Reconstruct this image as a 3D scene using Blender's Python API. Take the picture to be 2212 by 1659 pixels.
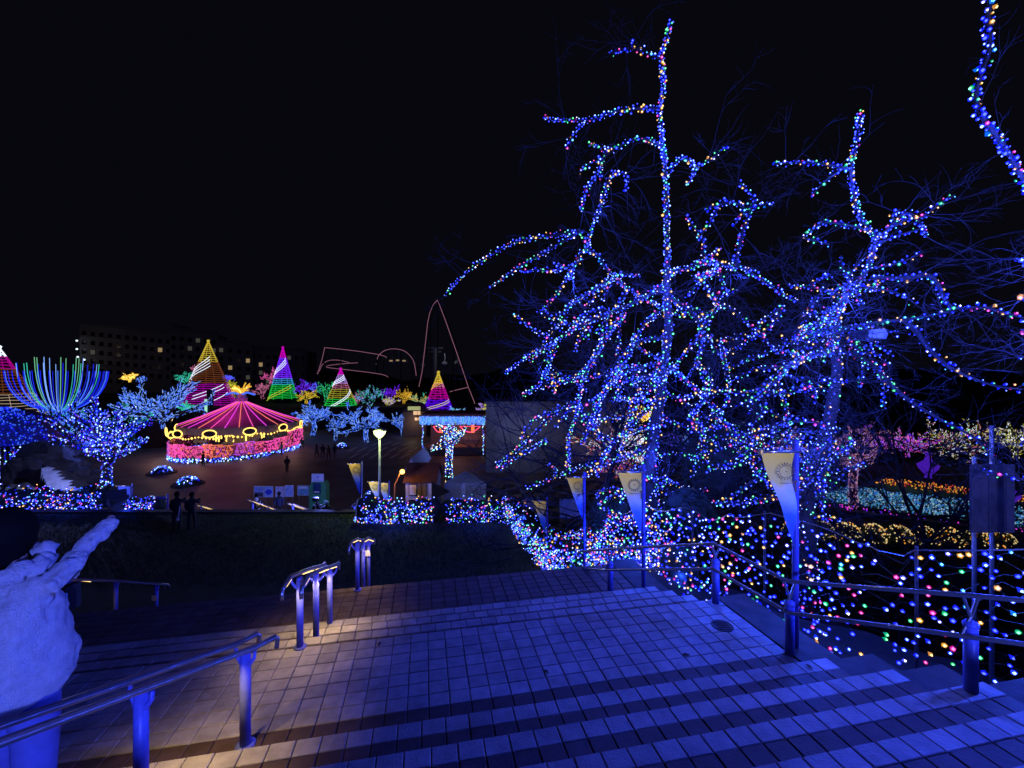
import bpy, bmesh, math, random
from mathutils import Vector, Matrix
random.seed(7)
R = random.random
U = random.uniform
rad = math.radians
sc = bpy.context.scene
for o in list(bpy.data.objects):
    bpy.data.objects.remove(o)

# ------------------------------------------------------------------ camera
EYE = 10.0
F, HZ, CX = 928.9, 814.4, 1106.0        # focal length, horizon and centre of the picture, in pixels of a 2212 wide picture
cam_d = bpy.data.cameras.new('camera')
cam = bpy.data.objects.new('camera', cam_d)
sc.collection.objects.link(cam)
cam.location = (0, 0, EYE)
cam.rotation_euler = (rad(90), 0, 0)
cam_d.sensor_width = 36
cam_d.lens = 36 * F / 2212
cam_d.shift_y = -15.1 / 2212
cam_d.clip_start = 0.05
cam_d.clip_end = 1500
sc.camera = cam
# ------------------------------------------------------------------ night sky
world = bpy.data.worlds.new('World')
sc.world = world
world.use_nodes = True
bg = world.node_tree.nodes['Background']
bg.inputs[0].default_value = (0.52, 0.54, 1.0, 1)
bg.inputs[1].default_value = 0.0040
# ------------------------------------------------------------------ colour management and sampling
sc.view_settings.view_transform = 'Standard'
sc.view_settings.look = 'None'
sc.view_settings.exposure = 0
sc.view_settings.gamma = 1
sc.view_settings.use_curve_mapping = False
sc.render.engine = 'CYCLES'
sc.cycles.max_bounces = 3
sc.cycles.diffuse_bounces = 2
sc.cycles.glossy_bounces = 2
sc.cycles.transparent_max_bounces = 4
sc.cycles.sample_clamp_indirect = 0.6
sc.cycles.caustics_reflective = False
sc.cycles.caustics_refractive = False

# ------------------------------------------------------------------ helpers
def W(u, v, d):
    return Vector(((u - CX) * d / F, d, EYE - (v - HZ) * d / F))
def G(u, v, z=0.0):
    return W(u, v, (EYE - z) * F / (v - HZ))

def nodes_of(m):
    m.use_nodes = True
    nt = m.node_tree
    return nt, nt.nodes['Principled BSDF']
MATS = {}
def mat(name, col, rough=0.75, metal=0.0, var=0.25, scale=6.0, bump=0.0, island=0.0, spec=0.4, stain=0.0):
    if name in MATS: return MATS[name]
    m = bpy.data.materials.new(name)
    nt, b = nodes_of(m)
    L = nt.links
    b.inputs['Roughness'].default_value = rough
    b.inputs['Metallic'].default_value = metal
    b.inputs['Specular IOR Level'].default_value = spec
    tc = nt.nodes.new('ShaderNodeTexCoord')
    no = nt.nodes.new('ShaderNodeTexNoise'); no.inputs['Scale'].default_value = scale; no.inputs['Detail'].default_value = 6
    geo = nt.nodes.new('ShaderNodeNewGeometry')
    L.new(geo.outputs['Position'], no.inputs['Vector'])
    mr = nt.nodes.new('ShaderNodeMapRange')
    mr.inputs[1].default_value = 0.25; mr.inputs[2].default_value = 0.75
    mr.inputs[3].default_value = 1 - var; mr.inputs[4].default_value = 1 + var
    L.new(no.outputs['Fac'], mr.inputs[0])
    val = mr.outputs[0]
    if island:
        oi = nt.nodes.new('ShaderNodeObjectInfo')
        ad = nt.nodes.new('ShaderNodeMath'); ad.operation = 'ADD'
        L.new(oi.outputs['Random'], ad.inputs[0]); L.new(geo.outputs['Random Per Island'], ad.inputs[1])
        fr = nt.nodes.new('ShaderNodeMath'); fr.operation = 'FRACT'; L.new(ad.outputs[0], fr.inputs[0])
        m2 = nt.nodes.new('ShaderNodeMapRange'); m2.inputs[3].default_value = 1 - island; m2.inputs[4].default_value = 1 + island
        L.new(fr.outputs[0], m2.inputs[0])
        mu = nt.nodes.new('ShaderNodeMath'); mu.operation = 'MULTIPLY'
        L.new(val, mu.inputs[0]); L.new(m2.outputs[0], mu.inputs[1]); val = mu.outputs[0]
    if stain:
        n3 = nt.nodes.new('ShaderNodeTexNoise'); n3.inputs['Scale'].default_value = 1.1; n3.inputs['Detail'].default_value = 8; n3.inputs['Roughness'].default_value = 0.7
        L.new(geo.outputs['Position'], n3.inputs['Vector'])
        m3 = nt.nodes.new('ShaderNodeMapRange'); m3.inputs[1].default_value = 0.35; m3.inputs[2].default_value = 0.62; m3.inputs[3].default_value = 1 - stain; m3.inputs[4].default_value = 1.05
        L.new(n3.outputs['Fac'], m3.inputs[0])
        mu3 = nt.nodes.new('ShaderNodeMath'); mu3.operation = 'MULTIPLY'
        L.new(val, mu3.inputs[0]); L.new(m3.outputs[0], mu3.inputs[1]); val = mu3.outputs[0]
    vm = nt.nodes.new('ShaderNodeVectorMath'); vm.operation = 'SCALE'
    vm.inputs[0].default_value = col
    L.new(val, vm.inputs['Scale'])
    L.new(vm.outputs[0], b.inputs['Base Color'])
    if bump:
        bp = nt.nodes.new('ShaderNodeBump'); bp.inputs['Strength'].default_value = bump; bp.inputs['Distance'].default_value = 0.02
        n2 = nt.nodes.new('ShaderNodeTexNoise'); n2.inputs['Scale'].default_value = scale * 6; n2.inputs['Detail'].default_value = 4
        L.new(geo.outputs['Position'], n2.inputs['Vector'])
        L.new(n2.outputs['Fac'], bp.inputs['Height']); L.new(bp.outputs[0], b.inputs['Normal'])
    MATS[name] = m
    return m
def emit(name, col, strength, sample=False):
    if name in MATS: return MATS[name]
    m = bpy.data.materials.new(name)
    nt, b = nodes_of(m)
    b.inputs['Base Color'].default_value = (*[c * 0.3 for c in col], 1)
    b.inputs['Emission Color'].default_value = (*col, 1)
    b.inputs['Emission Strength'].default_value = strength
    m.cycles.emission_sampling = 'AUTO' if sample else 'NONE'
    MATS[name] = m
    return m

def tag(o, label=None, cat=None, group=None, kind=None):
    if label: o['label'] = label
    if cat: o['category'] = cat
    if group: o['group'] = group
    if kind: o['kind'] = kind
    return o
def link(o, parent=None):
    sc.collection.objects.link(o)
    if parent:
        o.parent = parent
        o.matrix_parent_inverse = Matrix.Translation(-Vector(parent.location)) if parent.type == 'EMPTY' else Matrix.Identity(4)
    return o
def empty(name, loc, label, cat, group=None):
    o = bpy.data.objects.new(name, None)
    o.location = loc; o.empty_display_size = 0.2
    sc.collection.objects.link(o)
    return tag(o, label, cat, group)

class MB:
    """collects shapes in world coordinates; build() links them as one mesh object"""
    def __init__(s): s.v = []; s.f = []; s.m = []; s.mats = []
    def mi(s, m):
        if m not in s.mats: s.mats.append(m)
        return s.mats.index(m)
    def add(s, vs, fs, m):
        n = len(s.v); i = s.mi(m)
        s.v.extend([tuple(p) for p in vs])
        for f in fs:
            s.f.append([a + n for a in f]); s.m.append(i)
        return s
    def box(s, c, size, m, X=(1, 0, 0), Y=(0, 1, 0), Z=(0, 0, 1)):
        c = Vector(c); X = Vector(X) * size[0] / 2; Y = Vector(Y) * size[1] / 2; Z = Vector(Z) * size[2] / 2
        vs = [c + a * X + b * Y + d * Z for d in (-1, 1) for b in (-1, 1) for a in (-1, 1)]
        return s.add(vs, [(0, 2, 3, 1), (4, 5, 7, 6), (0, 1, 5, 4), (2, 6, 7, 3), (0, 4, 6, 2), (1, 3, 7, 5)], m)
    def tube(s, pts, r, m, n=6, cap=True):
        pts = [Vector(p) for p in pts]
        k = len(pts)
        rs = r if isinstance(r, (list, tuple)) else [r] * k
        vs, fs = [], []
        up = Vector((0.31, 0.17, 0.93))
        for i, p in enumerate(pts):
            d = (pts[min(i + 1, k - 1)] - pts[max(i - 1, 0)])
            if d.length < 1e-9: d = Vector((0, 0, 1))
            d.normalize()
            a = d.cross(up)
            if a.length < 0.05: a = d.cross(Vector((1, 0, 0)))
            a.normalize(); b = d.cross(a)
            for j in range(n):
                t = 2 * math.pi * j / n
                vs.append(p + (a * math.cos(t) + b * math.sin(t)) * rs[i])
        for i in range(k - 1):
            for j in range(n):
                j2 = (j + 1) % n
                fs.append((i * n + j, i * n + j2, (i + 1) * n + j2, (i + 1) * n + j))
        if cap:
            fs.append(tuple(range(n))[::-1]); fs.append(tuple((k - 1) * n + j for j in range(n)))
        return s.add(vs, fs, m)
    def octa(s, p, r, m):
        p = Vector(p)
        vs = [p + Vector(d) * r for d in ((1, 0, 0), (-1, 0, 0), (0, 1, 0), (0, -1, 0), (0, 0, 1), (0, 0, -1))]
        return s.add(vs, [(0, 2, 4), (2, 1, 4), (1, 3, 4), (3, 0, 4), (2, 0, 5), (1, 2, 5), (3, 1, 5), (0, 3, 5)], m)
    def lathe(s, c, prof, m, n=16, close=True):
        c = Vector(c); vs, fs = [], []
        for (r, z) in prof:
            for j in range(n):
                t = 2 * math.pi * j / n
                vs.append(c + Vector((r * math.cos(t), r * math.sin(t), z)))
        for i in range(len(prof) - 1):
            for j in range(n):
                j2 = (j + 1) % n
                fs.append((i * n + j, i * n + j2, (i + 1) * n + j2, (i + 1) * n + j))
        if close:
            fs.append(tuple(range(n))[::-1]); fs.append(tuple((len(prof) - 1) * n + j for j in range(n)))
        return s.add(vs, fs, m)
    def prism(s, poly, d, m):
        """extrude a planar polygon (list of points) by the vector d"""
        d = Vector(d); n = len(poly)
        vs = [Vector(p) for p in poly] + [Vector(p) + d for p in poly]
        fs = [tuple(range(n))[::-1], tuple(range(n, 2 * n))] + [(i, (i + 1) % n, n + (i + 1) % n, n + i) for i in range(n)]
        return s.add(vs, fs, m)
    def blob(s, c, r, m, rough=0.25, n=8, seed=0):
        c = Vector(c); rx, ry, rz = r if isinstance(r, (tuple, list)) else (r, r, r)
        rn = random.Random(seed); vs, fs = [], []
        rows = max(4, n // 2 + 1)
        for i in range(rows + 1):
            ph = math.pi * i / rows
            for j in range(n):
                t = 2 * math.pi * j / n
                q = 1 + rn.uniform(-rough, rough) * (0 < i < rows)
                vs.append(c + Vector((rx * q * math.sin(ph) * math.cos(t), ry * q * math.sin(ph) * math.sin(t), rz * q * math.cos(ph))))
        for i in range(rows):
            for j in range(n):
                j2 = (j + 1) % n
                fs.append((i * n + j, (i + 1) * n + j, (i + 1) * n + j2, i * n + j2))
        return s.add(vs, fs, m)
    def leaves(s, c, r, count, size, m, rn=random):
        c = Vector(c); rx, ry, rz = r if isinstance(r, (tuple, list)) else (r, r, r)
        for _ in range(count):
            d = Vector((rn.gauss(0, 1), rn.gauss(0, 1), rn.gauss(0, 1))).normalized()
            q = rn.uniform(0.55, 1.05)
            p = c + Vector((d.x * rx * q, d.y * ry * q, d.z * rz * q))
            a = Vector((rn.gauss(0, 1), rn.gauss(0, 1), rn.gauss(0, 1))).normalized()
            b = a.cross(d + Vector((0.01, 0, 0))).normalized()
            z = size * rn.uniform(0.6, 1.3)
            s.add([p - a * z, p + b * z * 0.5, p + a * z, p - b * z * 0.5], [(0, 1, 2, 3)], m)
        return s
    def build(s, name, parent=None, smooth=False):
        me = bpy.data.meshes.new(name)
        me.from_pydata(s.v, [], s.f)
        for m in s.mats: me.materials.append(m)
        me.polygons.foreach_set('material_index', s.m)
        if smooth: me.polygons.foreach_set('use_smooth', [True] * len(s.f))
        me.update()
        o = bpy.data.objects.new(name, me)
        return link(o, parent)

def single(name, mb, label, cat, group=None, smooth=False):
    return tag(mb.build(name, None, smooth), label, cat, group)
def structure(name, mb):
    return tag(mb.build(name), kind='structure')

def lamp(name, loc, power, col, r=0.05, parent=None):
    d = bpy.data.lights.new(name, 'POINT'); d.energy = power; d.color = col; d.shadow_soft_size = r
    o = bpy.data.objects.new(name, d); o.location = loc
    sc.collection.objects.link(o)
    if parent:
        o.parent = parent
        o.matrix_parent_inverse = Matrix.Translation(-Vector(parent.location))
    return o

# ------------------------------------------------------------------ materials
TILE = mat('pale_tile', (0.46, 0.43, 0.39), 0.6, var=0.22, scale=9, bump=0.35, island=0.15, stain=0.35)
TILED = mat('brown_tile', (0.105, 0.068, 0.055), 0.6, var=0.3, scale=9, bump=0.25, island=0.16, stain=0.3)
GROUT = mat('grout', (0.10, 0.095, 0.09), 0.9)
STONE = mat('kerb_stone', (0.065, 0.06, 0.055), 0.85, var=0.4, scale=5, bump=0.4)
PAVE = mat('brown_paver', (0.15, 0.105, 0.08), 0.75, var=0.25, scale=6, bump=0.2, island=0.15)
LAWN = mat('dark_turf', (0.045, 0.062, 0.05), 0.95, var=0.45, scale=3, bump=0.5)
EARTH = mat('dark_earth', (0.018, 0.018, 0.015), 0.95, var=0.4, scale=1.5)
PLAZA = mat('plaza_paving', (0.11, 0.085, 0.075), 0.6, var=0.6, scale=0.35)
POST = mat('blue_grey_post', (0.13, 0.16, 0.62), 0.4, 0.0, var=0.12, scale=20)  # one even blue-grey base colour for all posts
STEEL = mat('stainless_steel', (0.42, 0.42, 0.44), 0.28, 0.85, var=0.15, scale=20)
PLAST = mat('brown_plastic_grip', (0.12, 0.085, 0.08), 0.35, var=0.2, scale=20)
BARK = mat('bark', (0.055, 0.045, 0.045), 0.9, var=0.4, scale=14, bump=0.4)
TWIG = mat('twig_bark', (0.042, 0.038, 0.038), 0.9, var=0.3, scale=8)
BLACK = mat('black_cloth', (0.012, 0.012, 0.014), 0.9)
WHITE = mat('white_paint', (0.75, 0.75, 0.76), 0.6, var=0.06, scale=3)
WIRE = mat('dark_wire', (0.02, 0.035, 0.02), 0.7)
HEDGE = mat('hedge_leaf', (0.03, 0.05, 0.03), 0.8, var=0.4, scale=8)
LED = emit('warm_led_strip', (1.0, 0.66, 0.20), 2.6)

BC = {  # bulb colours: core, and oversized glowing cap that imitates a halo
    'blue': ((0.09, 0.15, 1.0), 2.2, (0.004, 0.008, 1.0), 0.9),
    'sky': ((0.36, 0.58, 1.0), 2.8, (0.006, 0.03, 1.0), 1.0),
    'cyan': ((0.25, 0.95, 0.95), 2.4, (0.0, 0.22, 0.9), 0.55),
    'white': ((0.95, 0.97, 1.0), 2.8, (0.08, 0.10, 1.0), 0.6),
    'green': ((0.25, 1.0, 0.45), 2.2, (0.0, 0.55, 0.14), 0.75),
    'amber': ((1.0, 0.72, 0.25), 2.6, (0.9, 0.36, 0.02), 0.75),
    'pink': ((1.0, 0.2, 0.6), 2.0, (0.9, 0.01, 0.3), 0.55),
}
def bmats(c):
    a, sa, b, sb = BC[c]
    return emit('bulb_core_' + c, a, sa), emit('bulb_halo_cap_' + c, b, sb)
MIX = ['blue'] * 52 + ['sky'] * 22 + ['cyan'] * 7 + ['white'] * 6 + ['green'] * 11 + ['amber'] * 9 + ['pink'] * 6
BLUES = ['blue'] * 58 + ['sky'] * 28 + ['white'] * 8 + ['cyan'] * 8
def bulb(mb, p, size, c, d=None, simple=False):
    """an LED bulb: bright core at the tip, coloured conical cap behind it, enlarged as its halo"""
    p = Vector(p); core, cap = bmats(c)
    if simple:
        mb.octa(p, size * 0.5, cap if R() < 0.45 else core); return
    d = Vector(d) if d else Vector((R() - .5, R() - .9, R() - .6))
    d.normalize()
    a = d.orthogonal().normalized(); b = d.cross(a)
    n = 5
    back = p - d * size * 0.75
    vs = [back] + [p + (a * math.cos(2 * math.pi * j / n) + b * math.sin(2 * math.pi * j / n)) * size * 0.52 for j in range(n)]
    fs = [(0, 1 + (j + 1) % n, 1 + j) for j in range(n)] + [tuple(range(1, n + 1))]
    mb.add(vs, fs, cap)
    mb.octa(p + d * size * 0.12, size * 0.31, core)
# ================================================================== THE SETTING
TH = rad(11.5)
E1 = Vector((math.cos(TH), math.sin(TH), 0))       # across the stairs, to the right
E2 = Vector((-math.sin(TH), math.cos(TH), 0))      # down the stairs, away from the camera
E3 = Vector((0, 0, 1))
def S(s, t, z): return E1 * s + E2 * t + Vector((0, 0, z))
TR, RI = 0.47, 0.15
def sR(k): return [4.14, 4.28, 4.56, 4.95, 5.4, 5.85, 6.3, 6.8, 7.3, 7.8, 8.3][min(k, 10)]
def stair_z(t):
    if t < 3.906: return 6.8 + RI * min(10, (3.906 - t) / TR + 0.6)
    if t < 5.49: return 6.8
    if t < 6.86: return 6.8 - 0.6 * (t - 5.49) / 1.37
    if t < 8.18: return 6.2
    if t < 14.2: return 6.2 - 3.0 * (t - 8.18) / 6.02
    return 3.2
def edge_s(t):
    if t < 4.2: return 4.2 + max(0, (4.0 - t)) * 0.85
    if t < 7: return 4.14 - 0.06 * (t - 4.2)
    return max(3.1, 3.97 - 0.07 * (t - 7))
def bank_z(x, y):
    p = Vector((x, y, 0)); s = p.dot(E1); t = p.dot(E2)
    e = edge_s(t)
    z = stair_z(t) - 0.14
    if t > 21: z = max(0, 3.1 - (t - 21) * 0.5)
    d = max(0, s - e - 0.7)
    return max(0.0, z - 0.30 * d - 0.012 * d * d)

GRASS = mat('grass_blade', (.05, .075, .045), .9, var=.5, scale=1.2)
# ground sheet to the horizon
mb = MB(); mb.add([(-700, -60, -0.03), (700, -60, -0.03), (700, 900, -0.03), (-700, 900, -0.03)], [(0, 1, 2, 3)], EARTH)
structure('ground', mb)
# plaza
mb = MB(); mb.add([(-75, 26, 0), (16, 26, 0), (22, 84, 0), (-90, 84, 0)], [(0, 1, 2, 3)], PLAZA)
structure('plaza', mb)
# raised terrace behind the plaza, where the light cones stand
mb = MB(); mb.prism([(-150, 84, -0.02), (150, 84, -0.02), (150, 330, -0.02), (-150, 330, -0.02)], (0, 0, 4.02), EARTH)
structure('terrain', mb)
# far dark hill
mb = MB()
hv, hf = [], []
for i in range(41):
    x = -420 + i * 21
    h = 9 + 5 * math.sin(i * 0.7) + 3 * math.sin(i * 1.9 + 1)
    hv += [(x, 300, 3), (x, 340, 4 + h * 0.7), (x, 420, 4 + h)]
for i in range(40):
    for j in range(2):
        a = i * 3 + j
        hf.append((a, a + 3, a + 4, a + 1))
mb.add(hv, hf, EARTH); structure('hill', mb)

# bank to the right of the stairs
mb = MB(); nx, ny = 60, 60
gv, gf = [], []
for j in range(ny + 1):
    t = -4 + j * 0.72
    for i in range(nx + 1):
        s = edge_s(t) + 0.30 + (i / nx) ** 1.6 * 34
        p = E1 * s + E2 * t
        z = bank_z(p.x, p.y) + (0.05 * math.sin(s * 3.1) * math.sin(t * 2.7) if i > 1 else 0)
        gv.append((p.x, p.y, max(z, -0.01)))
for j in range(ny):
    for i in range(nx):
        a = j * (nx + 1) + i
        gf.append((a, a + 1, a + nx + 2, a + nx + 1))
mb.add(gv, gf, EARTH); structure('bank', mb)

# terrace with dark turf
mb = MB()
mb.prism([(-32, 10, 0.2), (3.0, 10, 0.2), (2.2, 15.2, 0.2), (0.6, 21.4, 0.2), (-32, 21.4, 0.2)], (0, 0, 3.0), LAWN)
tf = structure('terrace_lawn', mb)
mb = MB(); rn = random.Random(77)
for _ in range(26000):
    y = 14.0 + 7.3 * rn.random(); x = rn.uniform(-24, 2.3 - (y - 14.5) * 0.3); h = rn.uniform(.05, .14); a = rn.uniform(0, 3.14)
    dx, dy = .012 * math.cos(a), .012 * math.sin(a)
    mb.add([(x - dx, y - dy, 3.19), (x + dx, y + dy, 3.19), (x + rn.gauss(0, .04), y + rn.gauss(0, .04), 3.2 + h)], [(0, 1, 2)], GRASS)
tag(mb.build('grass', tf), kind='stuff')
mb = MB(); mb.box((-16.5, 21.62, 1.72), (33, 0.44, 3.12), STONE); structure('terrace_kerb', mb)
# flight from the terrace down to the plaza (mostly hidden behind the kerb)
mb = MB()
for k in range(20):
    mb.box((-17, 21.85 + 0.32 * (k + 0.5), (3.1 - 0.155 * k) / 2), (26, 0.32, 3.1 - 0.155 * k), STONE)
structure('plaza_stairs', mb)

# ---- upper flight, landing, middle flight, lower landing, lower flight
TT = 0.022           # tile thickness
def slab(mb, s0, s1, t0, t1, z, m, h=2.0):
    c = S((s0 + s1) / 2, (t0 + t1) / 2, z - h / 2)
    mb.box(c, (s1 - s0, t1 - t0, h), m, E1, E2)
SL = -10.0
def tile_mesh(name, w, d, m):
    mb = MB(); b = 0.006
    hw, hd = w / 2, d / 2
    vs = []
    for (q, z) in ((0, -TT), (0, -b), (b, 0)):
        for (a, c) in ((-1, -1), (1, -1), (1, 1), (-1, 1)):
            vs.append(E1 * a * (hw - q) + E2 * c * (hd - q) + Vector((0, 0, z)))
    fs = [(8, 9, 10, 11)]
    for r in (0, 4):
        for j in range(4):
            fs.append((r + j, r + (j + 1) % 4, r + 4 + (j + 1) % 4, r + 4 + j))
    me = bpy.data.meshes.new(name)
    me.from_pydata([tuple(v) for v in vs], [], fs); me.materials.append(m); me.update()
    return me
def put_tile(me, parent, loc):
    o = bpy.data.objects.new('tile', me); o.location = Vector(loc) + Vector((U(-.001, .001), 0, U(-.0025, .0015)))
    sc.collection.objects.link(o); o.parent = parent
    return o
def stuff_tiles(name, parent, items):
    mb = MB()
    for (me, loc) in items:
        loc = Vector(loc) + Vector((0, 0, U(-.002, .0015)))
        mb.add([v.co + loc for v in me.vertices], [tuple(p.vertices) for p in me.polygons], me.materials[0])
    if items:
        tag(mb.build(name, parent), kind='stuff')
JW = 0.205            # tile pitch across
GAP = 0.0075
# landing
mb = MB(); slab(mb, SL, 4.14, 3.906, 5.49, 6.8 - TT + 0.004, GROUT); landing = structure('landing', mb)
mb = MB(); slab(mb, 4.145, 4.62, 3.0, 5.52, 6.8 + 0.012, STONE); structure('landing_kerb', mb)
m_land = tile_mesh('landing_tile', JW - GAP, 0.1785 - GAP, TILE)
m_dark0 = tile_mesh('brown_landing_tile', JW - GAP, 0.325, TILED)
m_nose = tile_mesh('nosing_tile', JW * 1.0 - GAP, 0.175 - 0.006, TILE)
m_dark = tile_mesh('brown_step_tile', JW - GAP, 0.285, TILED)
rest = []
ns = int((4.14 - SL) / JW)
NR = 7
for i in range(ns):
    s = 4.14 - JW * (i + 0.5)
    for r in range(NR):
        loc = S(s, 4.243 + 0.1782 * (r + 0.5), 6.8)
        if i < 36: put_tile(m_land, landing, loc)
        else: rest.append((m_land, loc))
    loc = S(s, 4.243 - 0.1685, 6.8)
    if i < 36: put_tile(m_dark0, landing, loc)
    else: rest.append((m_dark0, loc))
stuff_tiles('tile_field', landing, rest)
# upper flight
mb = MB()
for k in range(1, 11):
    slab(mb, SL, sR(k), 3.906 - TR * k + (0 if k < 10 else -2), 3.906 - TR * (k - 1), 6.8 + RI * k - TT + 0.004, GROUT, 3.0)
stairs = structure('stairs', mb)
mb = MB()
for k in range(1, 11):       # stone ends beside the flared steps
    slab(mb, sR(k) + 0.004, sR(k) + 0.62, 3.906 - TR * k, 3.906 - TR * (k - 1) - 0.004, 6.8 + RI * k - 0.035 - 0.004 * (k % 2), STONE, 3.0)
structure('stair_kerb', mb)
rest = []; cnt = 0
for k in range(1, 11):
    tn = 3.906 - TR * (k - 1)
    off = 0.03 * k
    n = int((sR(k) - SL) / JW)
    for i in range(n):
        s = sR(k) - JW * (i + 0.5)
        z = 6.8 + RI * k
        for me, t in ((m_nose, tn - 0.0875), (m_dark, tn - 0.175 - 0.1445)):
            loc = S(s, t, z)
            if k <= 4 and i < 37 and cnt < 296: put_tile(me, stairs, loc); cnt += 1
            else: rest.append((me, loc))
stuff_tiles('tile_field', stairs, rest)
# middle flight: three treads
mb = MB()
for k in range(3):
    slab(mb, SL, 4.05 - 0.05 * k, 5.49 + 0.457 * k, 5.49 + 0.457 * (k + 1), 6.8 - 0.15 * (k + 1) - TT, GROUT)
mid = structure('lower_stairs', mb)
m_n2 = tile_mesh('nosing_tile_far', JW - GAP, 0.16, TILE)
m_d2 = tile_mesh('brown_step_tile_far', JW - GAP, 0.27, TILED)
rest = []; cnt = 0
for k in range(3):
    for i in range(int((4.0 - SL) / JW)):
        s = 4.04 - 0.05 * k - JW * (i + 0.5)
        tn = 5.49 + 0.457 * (k + 1)
        for me, t in ((m_n2, tn - 0.085), (m_d2, tn - 0.165 - 0.145)):
            loc = S(s, t, 6.8 - 0.15 * (k + 1))
            if i < 36: put_tile(me, mid, loc)
            else: rest.append((me, loc))
stuff_tiles('tile_field', mid, rest)
# lower landing
mb = MB(); slab(mb, SL, 3.72, 6.861, 8.18, 6.2 - TT, GROUT); low = structure('lower_landing', mb)
m_p2 = tile_mesh('paver', 0.20, 0.155, PAVE)
rest = []
for i in range(int((3.72 - SL) / 0.212)):
    for r in range(8):
        rest.append((m_p2, S(3.72 - 0.212 * (i + 0.5), 6.861 + 0.165 * (r + 0.5), 6.2)))
stuff_tiles('paver_field', low, rest)
mb = MB(); slab(mb, 3.725, 4.25, 6.4, 8.3, 6.21, STONE); structure('lower_landing_kerb', mb)
# lower flight to the turf
mb = MB()
for k in range(20):
    slab(mb, SL, 3.6, 8.182 + 0.3 * k, 8.182 + 0.3 * (k + 1), 6.2 - 0.15 * (k + 1), PAVE, 1.0)
structure('turf_stairs', mb)

# manhole cover and a fallen leaf on the landing
mb = MB()
IRON = mat('cast_iron', (0.06, 0.055, 0.055), 0.6, 0.3)
c = G(1560, 1352, 6.8)
mb.lathe((c.x, c.y, 6.799), [(0.135, 0), (0.135, 0.006), (0.125, 0.008), (0.12, 0.004)], IRON, 24)
for i in range(5):
    mb.box((c.x, c.y - 0.08 + 0.04 * i, 6.8055), (0.17, 0.012, 0.005), IRON)
single('manhole_cover', mb, 'small round iron cover set in the pale tiles of the landing', 'manhole cover')
mb = MB(); c = G(1483, 1416, 6.8)
LEAF = mat('dry_leaf', (0.07, 0.05, 0.03), 0.9)
mb.add([(c.x - .06, c.y, 6.804), (c.x - .01, c.y + .03, 6.815), (c.x + .05, c.y + .01, 6.804), (c.x, c.y - .025, 6.81)], [(0, 1, 2, 3)], LEAF)
single('fallen_leaf', mb, 'dry brown leaf lying on the pale landing tiles', 'leaf')
rn = random.Random(19)
for (u, v, z, lb) in ((1748, 1441, 6.95, 'dry leaf on the first step beside the railing post'), (1180, 1452, 6.8, 'small dry leaf in the middle of the landing'), (820, 1392, 6.8, 'small dry leaf near the lit handrail on the landing')):
    c = G(u, v, z); mb = MB(); a = rn.uniform(0, 3); q = .028
    pts = [(-1.4, 0, .004), (-.3, .6, .012), (.6, .45, .016), (1.5, 0, .005), (.5, -.5, .014), (-.4, -.55, .01)]
    mb.add([(c.x + q * (x * math.cos(a) - y * math.sin(a)), c.y + q * (x * math.sin(a) + y * math.cos(a)), z + h) for x, y, h in pts], [(0, 1, 2, 3, 4, 5)], LEAF)
    single('fallen_leaf', mb, lb, 'leaf')

# painted bars on the far plaza
BAR = mat('pale_paving_bar', (0.5, 0.47, 0.45), 0.7, var=0.3, scale=2)
for row, (v0, v1, u0, n, du) in enumerate([(990, 979, 752, 8, 22), (976, 966, 748, 9, 22), (962, 955, 800, 6, 22)]):
    for i in range(n):
        u = u0 + du * i
        a, b2, c2, d2 = G(u, v0), G(u + 6, v0), G(u + 25, v1), G(u + 20, v1)
        q = MB(); q.prism([(p.x, p.y, 0.004) for p in (a, b2, c2, d2)], (0, 0, 0.006), BAR)
        tag(q.build('paving_bar'), 'pale slanting bar laid across the dark plaza behind the tall lamp', 'paving bar', 'pale bars on the plaza')
# ================================================================== LIGHT BEHIND THE CAMERA, HANDRAILS, BANNERS
mb = MB(); slab(mb, SL, 9.0, -18, 3.906 - TR * 10 - 2, 8.3, STONE, 3.0); structure('upper_landing', mb)
FL = Vector((4.0, -9.0, 10.15))
fl = empty('stand_in_floodlight', (FL.x, FL.y, 8.3), 'unseen stand-in blue flood lamp on a tall steel pole on the upper landing', 'stand_in_floodlight')  # unseen lamp standing in for the blue light from behind
mb = MB(); mb.tube([(FL.x, FL.y, 8.3), (FL.x, FL.y, 10.0)], 0.07, STEEL, 10); mb.build('pole', fl)
mb = MB(); mb.box(FL + Vector((0, 0.05, 0)), (0.7, 0.25, 0.5), mat('lamp_housing', (0.05, 0.05, 0.055), 0.5)); mb.build('housing', fl)
mb = MB(); mb.box(FL + Vector((0, 0.19, 0)), (0.6, 0.02, 0.4), emit('blue_flood_lens', (0.03, 0.06, 1), 20)); mb.build('lens', fl)
sd = bpy.data.lights.new('flood_beam', 'SPOT'); sd.energy = 11000; sd.color = (0.10, 0.145, 1.0); sd.spot_size = rad(130); sd.spot_blend = 0.9; sd.shadow_soft_size = 0.35
so = bpy.data.objects.new('flood_beam', sd); so.location = FL + Vector((0, 0.3, 0))
so.rotation_euler = (Vector((1.0, 12, 7.5)) - so.location).to_track_quat('-Z', 'Y').to_euler()
sc.collection.objects.link(so); so.parent = fl; so.matrix_parent_inverse = Matrix.Translation(-Vector(fl.location))

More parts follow.
